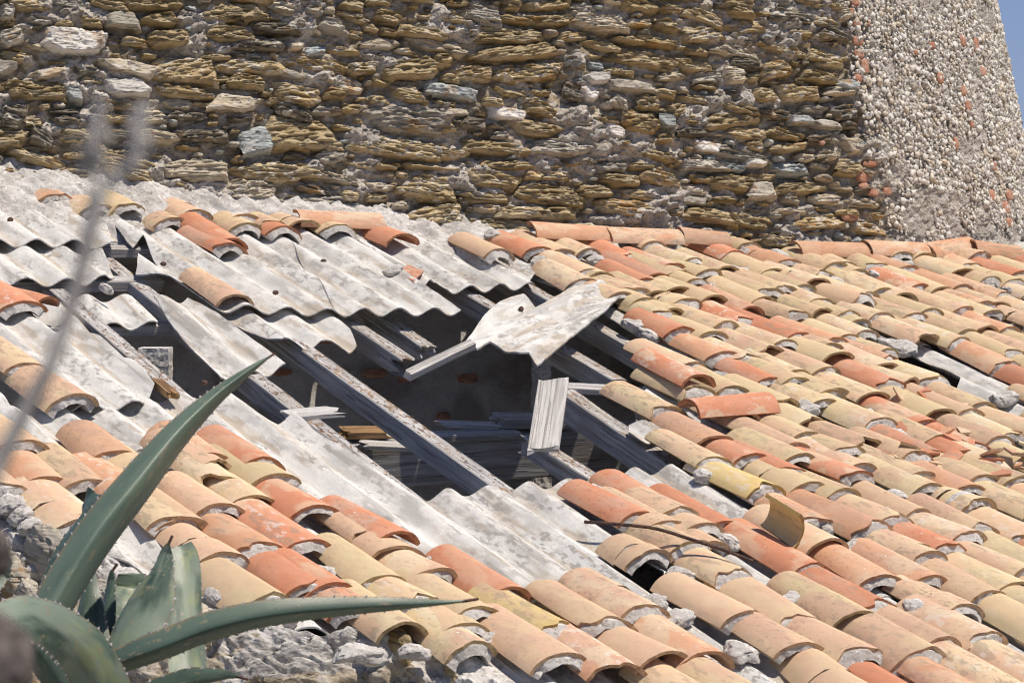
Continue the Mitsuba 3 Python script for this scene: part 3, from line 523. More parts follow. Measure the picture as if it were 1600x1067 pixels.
labels['stone_tower'] = {'label': 'battered tower wall of rough brown schist stones with a pebble-dashed round corner', 'category': 'tower'}
tt, zz = np.linspace(-1.6, 9.6, 940), np.linspace(-.35, 2.5, 260)
TT, ZZ = np.meshgrid(tt, zz, indexing='ij')
q3 = np.stack([TT, ZZ * 1.2, 0 * TT], -1)
rough = np.clip((TT - bound(ZZ)) * 6, 0, 1)
bed = -.022 + .14 * (meshkit.fbm(q3 * 4.2, 5, 3) - .5) + .075 * (meshkit.fbm(q3 * [22, 34, 1], 4, 5) - .5)
bed = bed * (1 - rough) + rough * (.018 + .03 * (meshkit.fbm(q3 * 9, 3, 8) - .5) + .04 * (meshkit.fbm(q3 * 40, 3, 6) - .5))
lumpm = np.clip((meshkit.fbm(q3 * [3.4, 5.2, 1] + 17, 4, 41) - .56) * 11, 0, 1) * (1 - rough)
bed = bed + lumpm * (.040 + .10 * (meshkit.fbm(q3 * [17, 22, 1], 4, 42) - .5))
BV, BF = wall(TT, ZZ, bed).reshape(-1, 3), grid_faces(940, 260)
edge_t = bound(ZZ) + .16 * (meshkit.fbm(q3 * 7 + 3, 4, 21) - .5)
corner = ((TT > edge_t) | (lumpm > .35)).ravel()[BF].any(1)


def sub(V, F):
    used, inv = np.unique(F, return_inverse=True)
    return trimesh.Trimesh(V[used], inv.reshape(-1, 3), process=False)


put('stone_tower__mortar', sub(BV, BF[~corner]), 'mat_bed', True, label='crumbling grey brown mortar between the stones')
put('stone_tower__render', sub(BV, BF[corner]), 'mat_render', True, label='pale grey render on the round corner and lumps of it left on the stones')

CLS = {'B': 0, 'L': 1, 'G': 2, 'W': 3, 'D': 4, 'U': 5}


def stone(t, z, w, h, cls, seed):
    r = np.random.default_rng(50_000 + seed)
    nx, nz = int(np.clip(w * 1.25 / .010, 9, 46)), int(np.clip(h * 1.35 / .0045, 10, 42))
    X, Y = np.meshgrid(np.linspace(-1.15, 1.15, nx), np.linspace(-1.15, 1.15, nz), indexing='ij')
    pt = np.stack([X * w * 4, Y * h * 4, np.full_like(X, seed * 1.31)], -1)
    wx = X + .26 * (meshkit.fbm(pt * 3, 4, 1) - .5)
    wy = Y + .50 * (meshkit.fbm(pt * 3 + 40, 4, 2) - .5)
    # an angular outline: a few straight breaks
    d = np.full_like(X, 9.0)
    sk = r.uniform(-.25, .25)
    for ang in (90 + r.normal(0, 7), -90 + r.normal(0, 7), r.normal(0, 16), 180 + r.normal(0, 16), *(r.choice([45, 135, -45, -135], r.integers(1, 4), replace=False) + r.normal(0, 14))):
        a = math.radians(ang)
        cut = r.uniform(.84, 1.0) if abs(math.cos(a)) < .4 or abs(math.cos(a)) > .9 else r.uniform(.85, 1.12)
        d = np.minimum(d, cut - (wx * math.cos(a) + (wy + sk * wx * .5) * math.sin(a)))
    prot = .026 + .34 * min(h, .14) + .045 * r.random()
    slope = r.uniform(.25, .75)
    yy = np.clip((Y + 1) / 2, 0, 1)
    if cls == 3 or (cls == 5 and r.random() < .6) or (cls in (1, 2) and r.random() < .25):
        lam = .030 * (meshkit.fbm(pt * 5, 4, 7) - .5)
        body = 1 - slope * .6 * yy
    else:
        # laminae: ledges that run along the bed of the stone and break off at different places
        tilt = sk * .55 * h / w + r.normal(0, .05)
        ly = Y * h / 2 - tilt * X * w / 2 + .022 * (meshkit.fbm(np.stack([X * w * 5, Y * h * 3, 0 * X + seed], -1), 3, 4) - .5)
        per = r.uniform(.009, .020)
        k = ly / per
        fl_, fr = np.floor(k), k - np.floor(k)
        lev = meshkit.fbm(np.stack([fl_ * 7.7, X * w * 9, 0 * X + seed], -1), 2, 3)
        lev2 = meshkit.fbm(np.stack([(fl_ + 1) * 7.7, X * w * 9, 0 * X + seed], -1), 2, 3)
        lam = .060 * (lev + (lev2 - lev) * np.clip((fr - .80) / .20, 0, 1) - .5) - .010 * fr
        body = 1 - slope * yy
    edge = np.clip(d * r.uniform(3.2, 5.0), -1, 1)
    H = np.where(edge > 0, prot * body * np.abs(edge) ** .45, .09 * edge) + lam * np.clip(edge * 2.5, 0, 1) + .016 * (meshkit.fbm(pt * 11, 3, 9) - .5)
    H += r.uniform(-.06, .06) * X * w * .3
    f = grid_faces(nx, nz)
    ok = (d.ravel()[f] > -.16).any(1)
    ro = float(np.clip(r.normal(-.05, .10), -.3, .25)) * (1 if w / h > 1.6 else 2.2)
    gx, gy = X * w * .53, Y * h * .53
    V = wall(t + gx * math.cos(ro) - gy * math.sin(ro), z + gx * math.sin(ro) + gy * math.cos(ro), H - .010).reshape(-1, 3)
    used, inv = np.unique(f[ok], return_inverse=True)
    return V[used], inv.reshape(-1, 3)


stones = [(t, z, w, h, CLS[c]) for t, z, w, h, c in STONES]
occ = np.zeros((1120, 300), bool)


def box_idx(t, z, w, h, k):
    return slice(max(0, int((t - w * k / 2 + 1.6) * 100)), max(1, int((t + w * k / 2 + 1.6) * 100) + 1)), slice(max(0, int((z - h * k / 2 + .35) * 100)), max(1, int((z + h * k / 2 + .35) * 100) + 1))


for t, z, w, h, c in stones:
    occ[box_idx(t, z, w, h, .86)] = True
r = np.random.default_rng(11)
for w_hi, w_lo, tries in ((.40, .26, 900), (.28, .18, 1400), (.19, .11, 2600), (.12, .06, 3400), (.07, .035, 4200)):
    for _ in range(tries):
        w = r.uniform(w_lo, w_hi)
        h = w * r.uniform(.22, .42) if w > .12 else w * r.uniform(.35, .7)
        h = min(h, .12)
        z = r.uniform(-.2, 2.45)
        t = r.uniform(-1.5, bound(z) - w * .5 - .02)
        if z < junction(t) - .2:
            continue
        b = box_idx(t, z, w, h, .9)
        if occ[b].mean() > .06:
            continue
        occ[b] = True
        c = r.choice([0, 0, 0, 0, 0, 1, 1, 2, 2, 4, 5, 3], p=[.126] * 5 + [.08, .08, .07, .07, .05, .02, .0]) if w > .08 else r.choice([0, 1, 2, 5, 4])
        stones.append((t, z, w, h, int(c)))


def seen(s):
    t, z, w, h, c = s
    vis = (z > junction(t) - .08) & (z < 1.42 + .06 * t) & (t > -.25)
    return w * h * (1.0 if vis else .0001)


order = sorted(range(len(stones)), key=lambda i: -seen(stones[i]))
rest = MB()
for n_, i in enumerate(order):
    t, z, w, h, c = stones[i]
    v, f = stone(t, z, w, h, c, i)
    uv = np.tile([[c * 1000 + i % 1000 + .5, .5]], (len(v), 1))
    if n_ < 300:
        put('stone_tower__stone', trimesh.Trimesh(v, f, process=False), 'mat_stone', True, uv)
    else:
        rest.add(v, f, uv)
put('stone_tower__small_stones', rest.mesh(), 'mat_stone', True, rest.uvs(), kind='stuff', label='small brown stones wedged between the larger ones')

# pebble dash on the round corner
r = np.random.default_rng(21)
cand = np.stack([r.uniform(5.3, 9.4, 60000), r.uniform(-.3, 2.45, 60000)], -1)
cand = cand[cand[:, 0] > bound(cand[:, 1]) + r.normal(0, .03, len(cand))]
bare = meshkit.fbm(np.concatenate([cand * 3.1, np.zeros((len(cand), 1))], 1), 3, 4) < .31
low = (cand[:, 1] < .45 - .18 * (cand[:, 0] - 5.6)) & (meshkit.fbm(np.concatenate([cand * 5, np.ones((len(cand), 1))], 1), 3, 14) < .56)
cand = cand[~(bare | low)]
cell, pts = {}, []
for c in cand:
    rad = .009 + .018 * r.random() ** 1.5
    i, j = int(c[0] * 18), int(c[1] * 18)
    if all((c[0] - x) ** 2 + (c[1] - y) ** 2 > ((rad + q) * .82) ** 2 for a in (-1, 0, 1) for b in (-1, 0, 1) for x, y, q in cell.get((i + a, j + b), ())):
        cell.setdefault((i, j), []).append((c[0], c[1], rad))
        pts.append((c[0], c[1], rad))
V0, F0 = np.array(ICO[1].vertices), np.array(ICO[1].faces)
peb = MB()
for k, (t, z, rad) in enumerate(pts):
    a = r.uniform(0, np.pi)
    v = V0 * (1 + .26 * r.normal(size=(len(V0), 1))) * [r.uniform(.8, 1.25), r.uniform(.7, 1.0), r.uniform(.5, .8)] * rad
    ca, sa = math.cos(a), math.sin(a)
    x, y = v[:, 0] * ca - v[:, 1] * sa, v[:, 0] * sa + v[:, 1] * ca
    peb.add(wall(t + x, z + y, .018 + .45 * rad + v[:, 2]), F0, np.tile([[k + .5, .5]], (len(v), 1)))
put('stone_tower__pebbles', peb.mesh(), 'mat_pebble', True, peb.uvs(), kind='stuff', label='cream and white pebbles set in the render of the corner')
for k, (t, z, w, h) in enumerate(BRICKS):
    v, f = lump(300 + k, 2, .22, 1.4)
    v = np.sign(v) * np.abs(v) ** .75 * [1, 1, 1] + .25 * (meshkit.fbm(v * 2.2 + k, 2, k) - .5)[:, None]
    put('stone_tower__brick_fragment', trimesh.Trimesh(wall(t + v[:, 0] * w * .46, z + v[:, 1] * h * .46, .026 + v[:, 2] * .014), f, process=False), 'mat_brick', 30)
# inside of the tower wall, below the roof
ti, zi = np.linspace(-.6, 7.5, 330), np.linspace(-3.3, .02, 150)
TI, ZI = np.meshgrid(ti, zi, indexing='ij')
q3 = np.stack([TI, ZI, 0 * TI], -1)
ZI2 = np.minimum(ZI, junction(TI) - .06)
put('stone_tower__plaster', trimesh.Trimesh(wall(TI, ZI2, .10 + .05 * (meshkit.fbm(q3 * 3, 4, 2) - .5) + .02 * (meshkit.fbm(q3 * 18, 3, 5) - .5)).reshape(-1, 3), grid_faces(330, 150), process=False), 'mat_plaster', True,
    label='grey plaster on the wall inside the roof space')
for k, (t, z, w, h) in enumerate([(2.05, -.74, .15, .05), (2.24, -.77, .10, .045), (2.62, -.78, .12, .055), (2.0, -.84, .1, .05), (1.75, -.55, .2, .04), (2.45, -1.0, .08, .07), (1.5, -.72, .13, .04), (2.13, -.66, .12, .03)]):
    v, f = lump(400 + k, 3, .34, 1.6)
    v = np.sign(v) * np.abs(v) ** .7
    put('stone_tower__brick_fragment', trimesh.Trimesh(wall(t + v[:, 0] * w * .5, z + v[:, 1] * h * .5, .100 + v[:, 2] * .02), f, process=False), 'mat_brick', 30)
for x, y, w, top in ((-1.66, 10.95, .14, -.47), (.155, 12.3, .10, -.42)):
    nx, nz = 30, 120
    X, Z = np.meshgrid(np.linspace(-1, 1, nx), np.linspace(-2.9, top, nz), indexing='ij')
    b = MB()
    for n3, t3 in (((0, -1), (1, 0)), ((1, 0), (0, 1)), ((-1, 0), (0, -1)), ((0, 1), (-1, 0))):
        pos = np.stack([x + X * w / 2 * t3[0] + n3[0] * w / 2, y + X * w / 2 * t3[1] + n3[1] * w / 2, Z], -1)
        pos = pos + .02 * (meshkit.fbm(pos * 40, 3, 3) - .5)[..., None] * np.array([n3[0], n3[1], 0])
        b.add(pos, grid_faces(nx, nz))
    c = w / 2
    b.add([[x - c, y - c, top], [x + c, y - c, top], [x + c, y + c, top], [x - c, y + c, top]], [[0, 1, 2], [0, 2, 3]])
    put('house__pier', b.mesh(), 'mat_mortar', False, label='rough masonry pier standing inside the roof space')

# ------------------------------------------------------------------ the roof: timbers
labels['tiled_roof'] = {'label': 'broken roof of red and yellow barrel tiles over grey corrugated sheets with a large hole', 'category': 'roof'}


def rafter(u0, s0, u1, s1, h0=-.056, h1=None, w=.085, hh=.10, r0=0., r1=0., name='tiled_roof__rafter', mat='mat_wood', seed=0, label=None, flag=True):
    h1 = h0 if h1 is None else h1
    b = bar(R3(u0, s0, h0), R3(u1, s1, h1), A, N, w, hh, flag, max(6, int(abs(s1 - s0) / .08)), r0, r1, seed=seed)
    put(name, b.mesh(), mat, False, b.uvs(), label=label)


rafter(-1.05, -3.5, -1.13, -1.15, seed=1)
rafter(-.58, -3.9, -.70, .25, seed=2)
rafter(-.17, -3.85, -.225, .15, seed=3)
rafter(.28, -3.7, .262, -1.66, r1=.09, seed=4, label='rafter snapped off at a splintered end')
rafter(.277, -.60, .29, .25, r0=.05, seed=5, hh=.085, label='short stub of a broken rafter')
rafter(.60, -3.6, .545, -1.90, h0=-.09, r1=.04, seed=6, hh=.09)
rafter(.86, -1.15, .77, .2, seed=7, w=.10, hh=.13, h0=-.058, label='wide grey rafter with open grain')
rafter(1.24, -3.5, 1.255, -1.24, seed=8, r1=.02, hh=.105)
rafter(1.71, -3.4, 1.68, .4, seed=9)
for k in range(8):
    rafter(2.2 + .8 * k, -3.2, 2.2 + .8 * k, 3.2, seed=20 + k)
rafter(-1.55, -3.6, -1.6, .9, seed=30)
rafter(-2.0, -3.6, -2.05, .6, seed=31)


def purlin(u0, s0, u1, s1, h, w, hh, seed, name='tiled_roof__batten', mat='mat_wood', flag=False, label=None):
    b = bar(R3(u0, s0, h), R3(u1, s1, h), D, N, w, hh, flag, 16, .01, .01, seed=seed)
    put(name, b.mesh(), mat, False, b.uvs(), label=label)


purlin(-.85, -3.42, -.24, -3.41, -.045, .075, .05, 41)
purlin(-1.75, -2.90, -.46, -2.90, -.05, .10, .055, 42)
purlin(-1.5, -2.36, -.55, -2.36, -.10, .09, .05, 43)
purlin(-.78, .06, 1.05, -.02, -.075, .11, .07, 44, label='grey wall plate along the lower edge of the hole')
purlin(-2.4, -1.54, 8.4, -1.54, -.42, .12, .24, 45, 'tiled_roof__beam', 'mat_wood', label='thick timber beam across the roof space')
purlin(-2.4, .35, 8.4, .35, -.30, .14, .20, 46, 'tiled_roof__beam', 'mat_wood')

r = np.random.default_rng(15)
for k in range(26):
    v, f = lump(1200 + k, 2, .34, 1.8)
    v = v * r.uniform(.03, .07) * [1.2, .9, .6]
    p = R3(r.uniform(-.75, 1.0), r.uniform(-.16, -.03), -.20 - .03 * r.random())
    put('house__rubble', trimesh.Trimesh(p + v[:, :1] * A + v[:, 1:2] * D + v[:, 2:] * N, f[:, ::-1], process=False), 'mat_mortar', True)
wt = R3(np.array([-2.3, 8.5, 8.5, -2.3, -2.3, 8.5, 8.5, -2.3]), np.array([-.20, -.20, .4, .4, -.20, -.20, .4, .4]), 0.0)
wt[:4, 2] = R3(0, -.1, -.24)[2]
wt[4:, 2] = -2.9
put('house__wall', trimesh.Trimesh(wt, [[0, 1, 2], [0, 2, 3], [0, 5, 1], [0, 4, 5], [2, 7, 3], [2, 6, 7], [1, 6, 2], [1, 5, 6], [0, 3, 7], [0, 7, 4]], process=False), 'mat_mortar')

# ------------------------------------------------------------------ the roof: corrugated sheets
SH = 'tiled_roof__corrugated_sheet'
sheet(SH, S1A, .03, -.97, .012, seed=1)
sheet(SH, S1B, -.004, -1.03, .012, seed=2)
sheet(SH, S2, -.05, .03, -.10, seed=3, jag=.012, label='narrow broken strip of corrugated sheet')
sheet(SH, S3, .022, -1.475, .010, seed=4)
sheet(SH, S4, .026, .085, .010, seed=5)
sheet(SH, S5, .034, .075, .010, seed=6)
sheet(SH, S6, .0, 1.215, .006, seed=7)
sheet(SH, S4B, -.012, .112, -.01, seed=8)
sheet(SH, S8, .05, .049, -.03, seed=10, jag=.008, label='small broken corner of corrugated sheet at the right edge of the hole')
sheet(SH, S9, .02, .049, 0., seed=11, jag=.008)
sheet(SH, T1S, -.015, -.46, -.05, seed=9, label='narrow corrugated sheet hanging down into the hole')
outline = [*S7, [-.567, .027], [-.369, .022], [-.151, .013], [.049, .011], [.236, -.038], [.458, -.058], [.663, -.067], *SREDGE[::-1][1:], [2.4, -3.5], [3.7, -3.4], [6.2, -3.2], [8.5, -3.05], [8.5, 3.2],
           [-.9, 3.2], [-1.30, 1.633], [-1.33, 1.348], [-1.5, 1.206], [-1.8, 1.108], [-2.03, .95], [-2.2, .468], [-2.33, .157], [-2.33, -.207], [-2.30, -1.6]]
whole = jagged(outline, .006, 60)
for hole in (H1, H2, H3, H4, H5, H6):
    whole = whole.difference(jagged(Polygon(hole).buffer(.035 if hole in (H1, H2) else .015, join_style=2).exterior.coords[:-1], .008, 61, .02))
edges_u = [-2.5, -1.28, .85 - .02, 1.88, 2.90, 3.92, 4.95, 5.97, 6.99, 8.6]
edges_s = [-3.7, -1.52, -.40, .72, 1.84, 3.3]
n_ = 0
for i in range(len(edges_u) - 1):
    for j in range(len(edges_s) - 1):
        left = edges_u[i + 1] < .9
        if left and j in (2, 3):
            continue
        s_lo, s_hi = edges_s[j], edges_s[j + 1]
        if left and j == 1:
            s_hi = edges_s[4] - .55
        if left and j == 4:
            s_lo -= .60
        piece = whole.intersection(sbox(edges_u[i], s_lo, edges_u[i + 1] + .05, s_hi + .06))
        for g in getattr(piece, 'geoms', [piece]):
            if g.geom_type == 'Polygon' and g.area > .01:
                n_ += 1
                sheet(SH, g, -.001 * (n_ % 2) + (-.010 if not left else 0), .049, .010 if not left else .004, seed=70 + n_, ds=.06 if left or edges_u[i] < 2 else .1)

# ------------------------------------------------------------------ the roof: tiles
TK = .0125


def tile(u, s, L, cls, idn, hf=.080, hb=.046, w1=.212, w0=.168, rise=.060, yaw=0., roll=0., seed=0, place=None, chip=0., thick=TK, rag=.012, lean=0.):
    """A barrel tile: front (wide) crest at (u, s), running L up the slope. Returns shell mesh builder (top + underside) and rim builder."""
    r = np.random.default_rng(9000 + seed)
    na, nl = 13, 6
    ph = np.linspace(-1, 1, na)
    pm = math.radians(r.uniform(68, 78))
    k = np.linspace(0, 1, nl)
    PH, K = np.meshgrid(ph, k, indexing='ij')
    Wd = w1 + (w0 - w1) * K
    jit = .0035 * (meshkit.fbm(np.stack([PH * 1.7, K * 2, 0 * K + seed], -1), 2, 5) - .5) * 2
    end0 = rag * (meshkit.fbm(np.stack([ph * 3, 0 * ph, 0 * ph + seed], -1), 3, 6) - .5) + chip * np.clip(meshkit.fbm(np.stack([ph * 2.2, 0 * ph + 9, 0 * ph + seed], -1), 3, 8) - .5, 0, 1)
    LL0 = L * K + end0[:, None] * (1 - K)
    cw = math.cos(yaw)

    def pts(t):
        LL = LL0 - (lean * (1 - K) if t > 0 else 0)
        half = Wd / 2 - t
        x = half * np.sin(PH * pm) / math.sin(pm)
        rr = rise - t * .2
        y = (np.cos(PH * pm) - math.cos(pm)) / (1 - math.cos(pm)) * rr + jit
        top = hf + (hb - hf) * K
        h = top - rise - t + t * .2 + y
        h = h + roll * x
        uu = u + x * cw + math.sin(yaw) * LL
        ss = s - LL * cw + math.sin(yaw) * x
        return place(x, LL, h) if place else R3(uu, ss, h)

    a, b = pts(0.0), pts(thick)
    uv = np.stack([4 * idn + .5 + PH * .4 + K * 0, K * L / .42 + .05], -1)
    m, rim = MB(), MB()
    f = grid_faces(na, nl)
    m.add(a, f[:, ::-1], uv)
    m.add(b, f, uv)
    for pa, pb in ((a[:, 0], b[:, 0]), (a[:, -1], b[:, -1]), (a[0], b[0]), (a[-1], b[-1])):
        q = np.stack([pa, pb], 1)
        rim.add(q, grid_faces(len(pa), 2), np.tile([[4 * idn + .5, .5]], (len(pa) * 2, 1)))
    return m, rim


TC = {'R': 0, 'O': 1, 'P': 2, 'Y': 3, 'G': 4}
zone = Polygon([*SREDGE[:5], [1.72, -1.28], [1.36, -1.05], [1.1, -.9], [1.0, -.7], [.93, -.3], [.80, -.02], [.50, .3], [.30, .75], [.15, 1.2], [-.1, 1.7], [-.4, 1.6], [-.8, 1.9], [-1.0, 2.7], [2.5, 2.7], [7.6, .6], [7.6, -2.72], [6.2, -2.84], [4.8, -2.95], [4.0, -3.04], [3.6, -3.18], [2.4, -3.26]]).buffer(0)
closed = [Polygon(H).buffer(.07) for H in (H1, H2, H4)] + [Polygon(p).buffer(.02) for p in EXCL]
tiles = [(u, s, c) for u, s, c in TILES]


def tile_near(u, s, du, lo, hi):
    return [(abs(U - u), S - s, U, S) for U, S, c in tiles if abs(U - u) < du and lo < S - s < hi]


def shut(u, s):
    return any(q.contains(shapely.Point(u, s - k)) for q in closed for k in (.05, .15, .25, .35))


r = np.random.default_rng(5)
pool = ['R', 'O', 'P', 'P', 'Y', 'Y', 'Y', 'P']
for _ in range(9):
    new = []
    for u, s, c in list(tiles):
        for step in (-.37, .37):
            lo, hi = (-.60, -.17) if step < 0 else (.17, .60)
            if tile_near(u, s, .09, lo, hi):
                continue
            U, S = u + r.normal(0, .006), s + step + r.normal(0, .02)
            P_ = shapely.Point(U, S - .06)
            if not zone.contains(P_) or shut(U, S):
                continue
            if any((abs(U - a) < .165 and abs(S - b) < .27) for a, b, _ in tiles + new):
                continue
            new.append((U, S, pool[r.integers(len(pool))]))
    tiles += new
    if not new:
        break
# columns with nothing traced in them (far right)
for U in np.arange(1.2, 7.4, .2045):
    for S in np.arange(-2.8, 2.6, .37):
        S2 = S + .1 * math.sin(U * 9)
        if zone.contains(shapely.Point(U, S2 - .06)) and not shut(U, S2) and not any(abs(U - a) < .165 and abs(S2 - b) < .30 for a, b, _ in tiles):
            tiles.append((U, S2, pool[r.integers(len(pool))]))


SHORT = [(*SHORT_AT[0], .22)]


def cam_area(t):
    p = R3(t[0], t[1], .05)
    x, y = 3678 * p[0] / p[1], 3678 * (p[2] / p[1] + PITCH)
    inside = abs(x) < 850 and abs(y) < 590
    return (1 if inside else 1e-3) / p[1]


order = sorted(range(len(tiles)), key=lambda i: -cam_area(tiles[i]))
print('tiles', len(tiles), 'stones', len(stones), 'pebbles', len(pts))
spare, spare_rim = MB(), MB()
for n_, i in enumerate(order):
    u, s, c = tiles[i]
    r = np.random.default_rng(3000 + i)
    up = tile_near(u, s, .10, -.52, -.2)
    dn = tile_near(u, s, .10, .2, .52)
    L = min(.50, max(.30, -max(x[1] for x in up) + .085)) if up else .43
    top_s = np.interp(u, [1.8, 2.3, 3.7, 5.2, 6.0, 8.0], [-3.75, -3.52, -3.36, -3.14, -3.07, -2.85])
    if s - L < top_s and s - top_s > .08:
        L = s - top_s
    for U_, S_, L_ in SHORT:
        if abs(u - U_) < .04 and abs(s - S_) < .06:
            L = L_
    scale = .98 + .07 * np.clip((s - .3) / 1.2, 0, 1) * (1 if u > -1.2 else 0)
    hf = .086 + r.normal(0, .008)
    idn = TC[c] * 1000 + i % 1000
    w1, w0, rise = (.236 + r.normal(0, .010)) * scale, (.194 + r.normal(0, .009)) * scale, (.060 + r.normal(0, .006)) * scale
    yaw, roll = r.normal(0, .04), r.normal(0, .07)
    m, rim = tile(u, s, L, c, idn, hf=hf, hb=.056 + r.normal(0, .004), w1=w1, w0=w0, rise=rise,
                  yaw=yaw, roll=roll, seed=i, chip=.14 if r.random() < .35 else 0.)
    if r.random() < .11:      # cracked across: two pieces that have slipped a little
        cut = L * r.uniform(.35, .6)
        hm = hf + (.056 - hf) * cut / L
        m, rim = tile(u, s, cut - .006, c, idn, hf=hf, hb=hm, w1=w1, w0=w1 + (w0 - w1) * cut / L, rise=rise, yaw=yaw, roll=roll, seed=i, rag=.02)
        m2, rim2 = tile(u + r.normal(0, .006), s - cut, L - cut, c, idn, hf=hm - .004, hb=.054, w1=w1 + (w0 - w1) * cut / L, w0=w0, rise=rise, yaw=yaw + r.normal(0, .05), roll=roll + r.normal(0, .05), seed=i + 7000, rag=.045)
        for q_, q2 in ((m, m2), (rim, rim2)):
            q_.add(np.vstack(q2.v), np.vstack(q2.f), q2.uvs())
    if n_ < 300:
        kk = key('tiled_roof__tile')
        scene[kk] = mikit.ply(m.mesh(), 'mat_tile', smooth=True, uv=m.uvs())
        scene[kk + '__rim'] = mikit.ply(rim.mesh(), 'mat_shaded_lip', smooth=False, uv=rim.uvs())
        if r.random() < .80:
            mm_, mr_ = tile(u, s - .002 - .010 * r.random(), .10, c, idn, hf=hf - TK + .002, hb=hf - TK - .004, w1=w1 - 2 * TK + .004, w0=w1 - 2.4 * TK, rise=rise - .006, yaw=yaw, roll=roll, seed=i + 5000,
                            thick=r.uniform(.020, .034), rag=.024, lean=r.uniform(.008, .03))
            mb = MB()
            mb.add(np.vstack(mm_.v), np.vstack(mm_.f))
            mb.add(np.vstack(mr_.v), np.vstack(mr_.f))
            scene[kk + '__mortar'] = mikit.ply(mb.mesh(), 'mat_mortar', smooth=False)
    else:
        spare.add(np.vstack(m.v), np.vstack(m.f), m.uvs())
if spare.n:
    put('tiled_roof__spare_tiles', spare.mesh(), 'mat_tile', True, spare.uvs(), kind='stuff')

# tiles bedded along the foot of the tower, lying along it
for k, ((u0, s0), (u1, s1)) in enumerate(FLASH):
    P, Q = R3(u0, s0, .09), R3(u1, s1, .09)
    ax = (Q - P) / np.linalg.norm(Q - P)
    outv = np.cross(ax, [0, 0, 1.0])
    outv /= np.linalg.norm(outv)
    L = np.linalg.norm(Q - P)

    def place(x, l, h, P=P, ax=ax, outv=outv):
        x, l, h = np.broadcast_arrays(x, l, h)
        return P + l[..., None] * ax + x[..., None] * (outv * .80 + np.array([0, 0, -.60])) + h[..., None] * (outv * .60 + np.array([0, 0, .80]))
    m, rim = tile(0, 0, L * .98, 'O', 1000 + 900 + k, hf=.02 + .008 * (k % 2), hb=.02, w1=.155, w0=.145, rise=.036, seed=800 + k, place=place)
    kk = key('tiled_roof__ridge_tile')
    scene[kk] = mikit.ply(m.mesh(), 'mat_tile', smooth=True, uv=m.uvs())
    scene[kk + '__rim'] = mikit.ply(rim.mesh(), 'mat_shaded_lip', smooth=False, uv=rim.uvs())

# mortar patches on the roof
for k, (u, s, a, b) in enumerate(BLOBS):
    if s < -2.9 and u < 1.6:
        continue
    v, f = lump(k, 3, .40, 2.0)
    hz = min(.032, .35 * min(a, b) + .012)
    v = np.sign(v) * np.abs(v) ** [[1, 1, .7]] * [min(a, .30) * .95, min(b, .22) * .8, hz]
    hb = wave(u + v[:, 0]) * .5
    put('tiled_roof__mortar_patch', trimesh.Trimesh(R3(u + v[:, 0], s + v[:, 1] + .02, .026 + v[:, 2] + hb), f[:, ::-1], process=False), 'mat_mortar', True)
# rough fillet of mortar where the roof meets the tower
uu = np.linspace(-1.3, 7.6, 700)
line_s = np.interp(uu, [-1.3, -.8, -.117, .341, .776, 1.349, 1.889, 2.331, 3.7, 5.2, 6.2, 8], [-4.35, -4.212, -4.053, -3.943, -3.766, -3.62, -3.52, -3.50, -3.40, -3.22, -3.12, -2.95])
wid = np.interp(uu, [-1.3, -.2, .7, 1.5, 2.2, 8], [.55, .5, .36, .36, .2, .13])
kk_ = np.linspace(0, 1, 60)
U, K = np.meshgrid(uu, kk_, indexing='ij')
q3 = np.stack([U, K * wid[:, None], 0 * U], -1)
edge_n = .6 * (meshkit.fbm(np.stack([U * 4, 0 * U, 0 * U], -1), 4, 3) - .5)
Sx = line_s[:, None] - .22 + (wid[:, None] * (1 + edge_n) + .22) * K
amp_h = np.interp(uu, [-1.3, 0, 1.0, 2.0, 8], [.17, .15, .08, .045, .035])[:, None]
Hh = (amp_h * (1 - K) ** 1.2 - .015) + .07 * (meshkit.fbm(q3 * 9, 4, 6) - .5) * np.clip(4 * (1 - K), 0, 1) + .04 * (meshkit.fbm(q3 * 34, 3, 7) - .5) - .06 * K ** 6
put('tiled_roof__mortar_fillet', trimesh.Trimesh(R3(U, Sx, Hh).reshape(-1, 3), grid_faces(700, 60)[:, ::-1], process=False), 'mat_mortar', True, label='lumpy grey mortar along the foot of the tower wall')

# rusty fixings through the sheets
for u, s in NAILS:
    m = trimesh.creation.icosphere(subdivisions=2, radius=1)
    m.apply_scale([.016, .012, .012])
    m.apply_translation(R3(u, s, .034))
    put('tiled_roof__nail_head', m, 'mat_rust', True)

# the gable: lumpy mortar and stones running down from the verge
verge = np.array([[-2.42, -2.2], *EDGE, [-1.25, 2.1], [-1.0, 2.9]])
dd = np.concatenate([[0], np.cumsum(np.linalg.norm(np.diff(verge, axis=0), axis=1))])
lv = np.linspace(0, dd[-1], 420)
Vu, Vs = np.interp(lv, dd, verge[:, 0]), np.interp(lv, dd, verge[:, 1])
prof_x = np.array([.14, .02, -.05, -.12, -.22, -.32, -.42, -.55, -.7])
prof_h = np.array([-.035, .0, -.02, -.07, -.17, -.33, -.55, -1.1, -2.2])
kq = np.linspace(0, 1, 150)
px_, ph_ = np.interp(kq * 8, range(9), prof_x), np.interp(kq * 8, range(9), prof_h)
Lv, K = np.meshgrid(lv, kq, indexing='ij')
q3 = np.stack([Lv, K * 2.2, 0 * Lv], -1)
G0 = R3(Vu[:, None] + px_[None, :], Vs[:, None] + 0 * K, ph_[None, :] + 0 * Lv)
dis = .17 * (meshkit.fbm(G0 * 6, 4, 12) - .5) + .08 * (meshkit.fbm(G0 * 22, 4, 13) - .5) - .05 * np.exp(-np.abs(meshkit.fbm(G0 * 7 + 9, 3, 14) - .5) / .012)
dis = dis * np.clip(K * 6, .15, 1)
G = G0 + dis[..., None] * (N * .75 - A * .65)
GV, GF = G.reshape(-1, 3), grid_faces(420, 150)
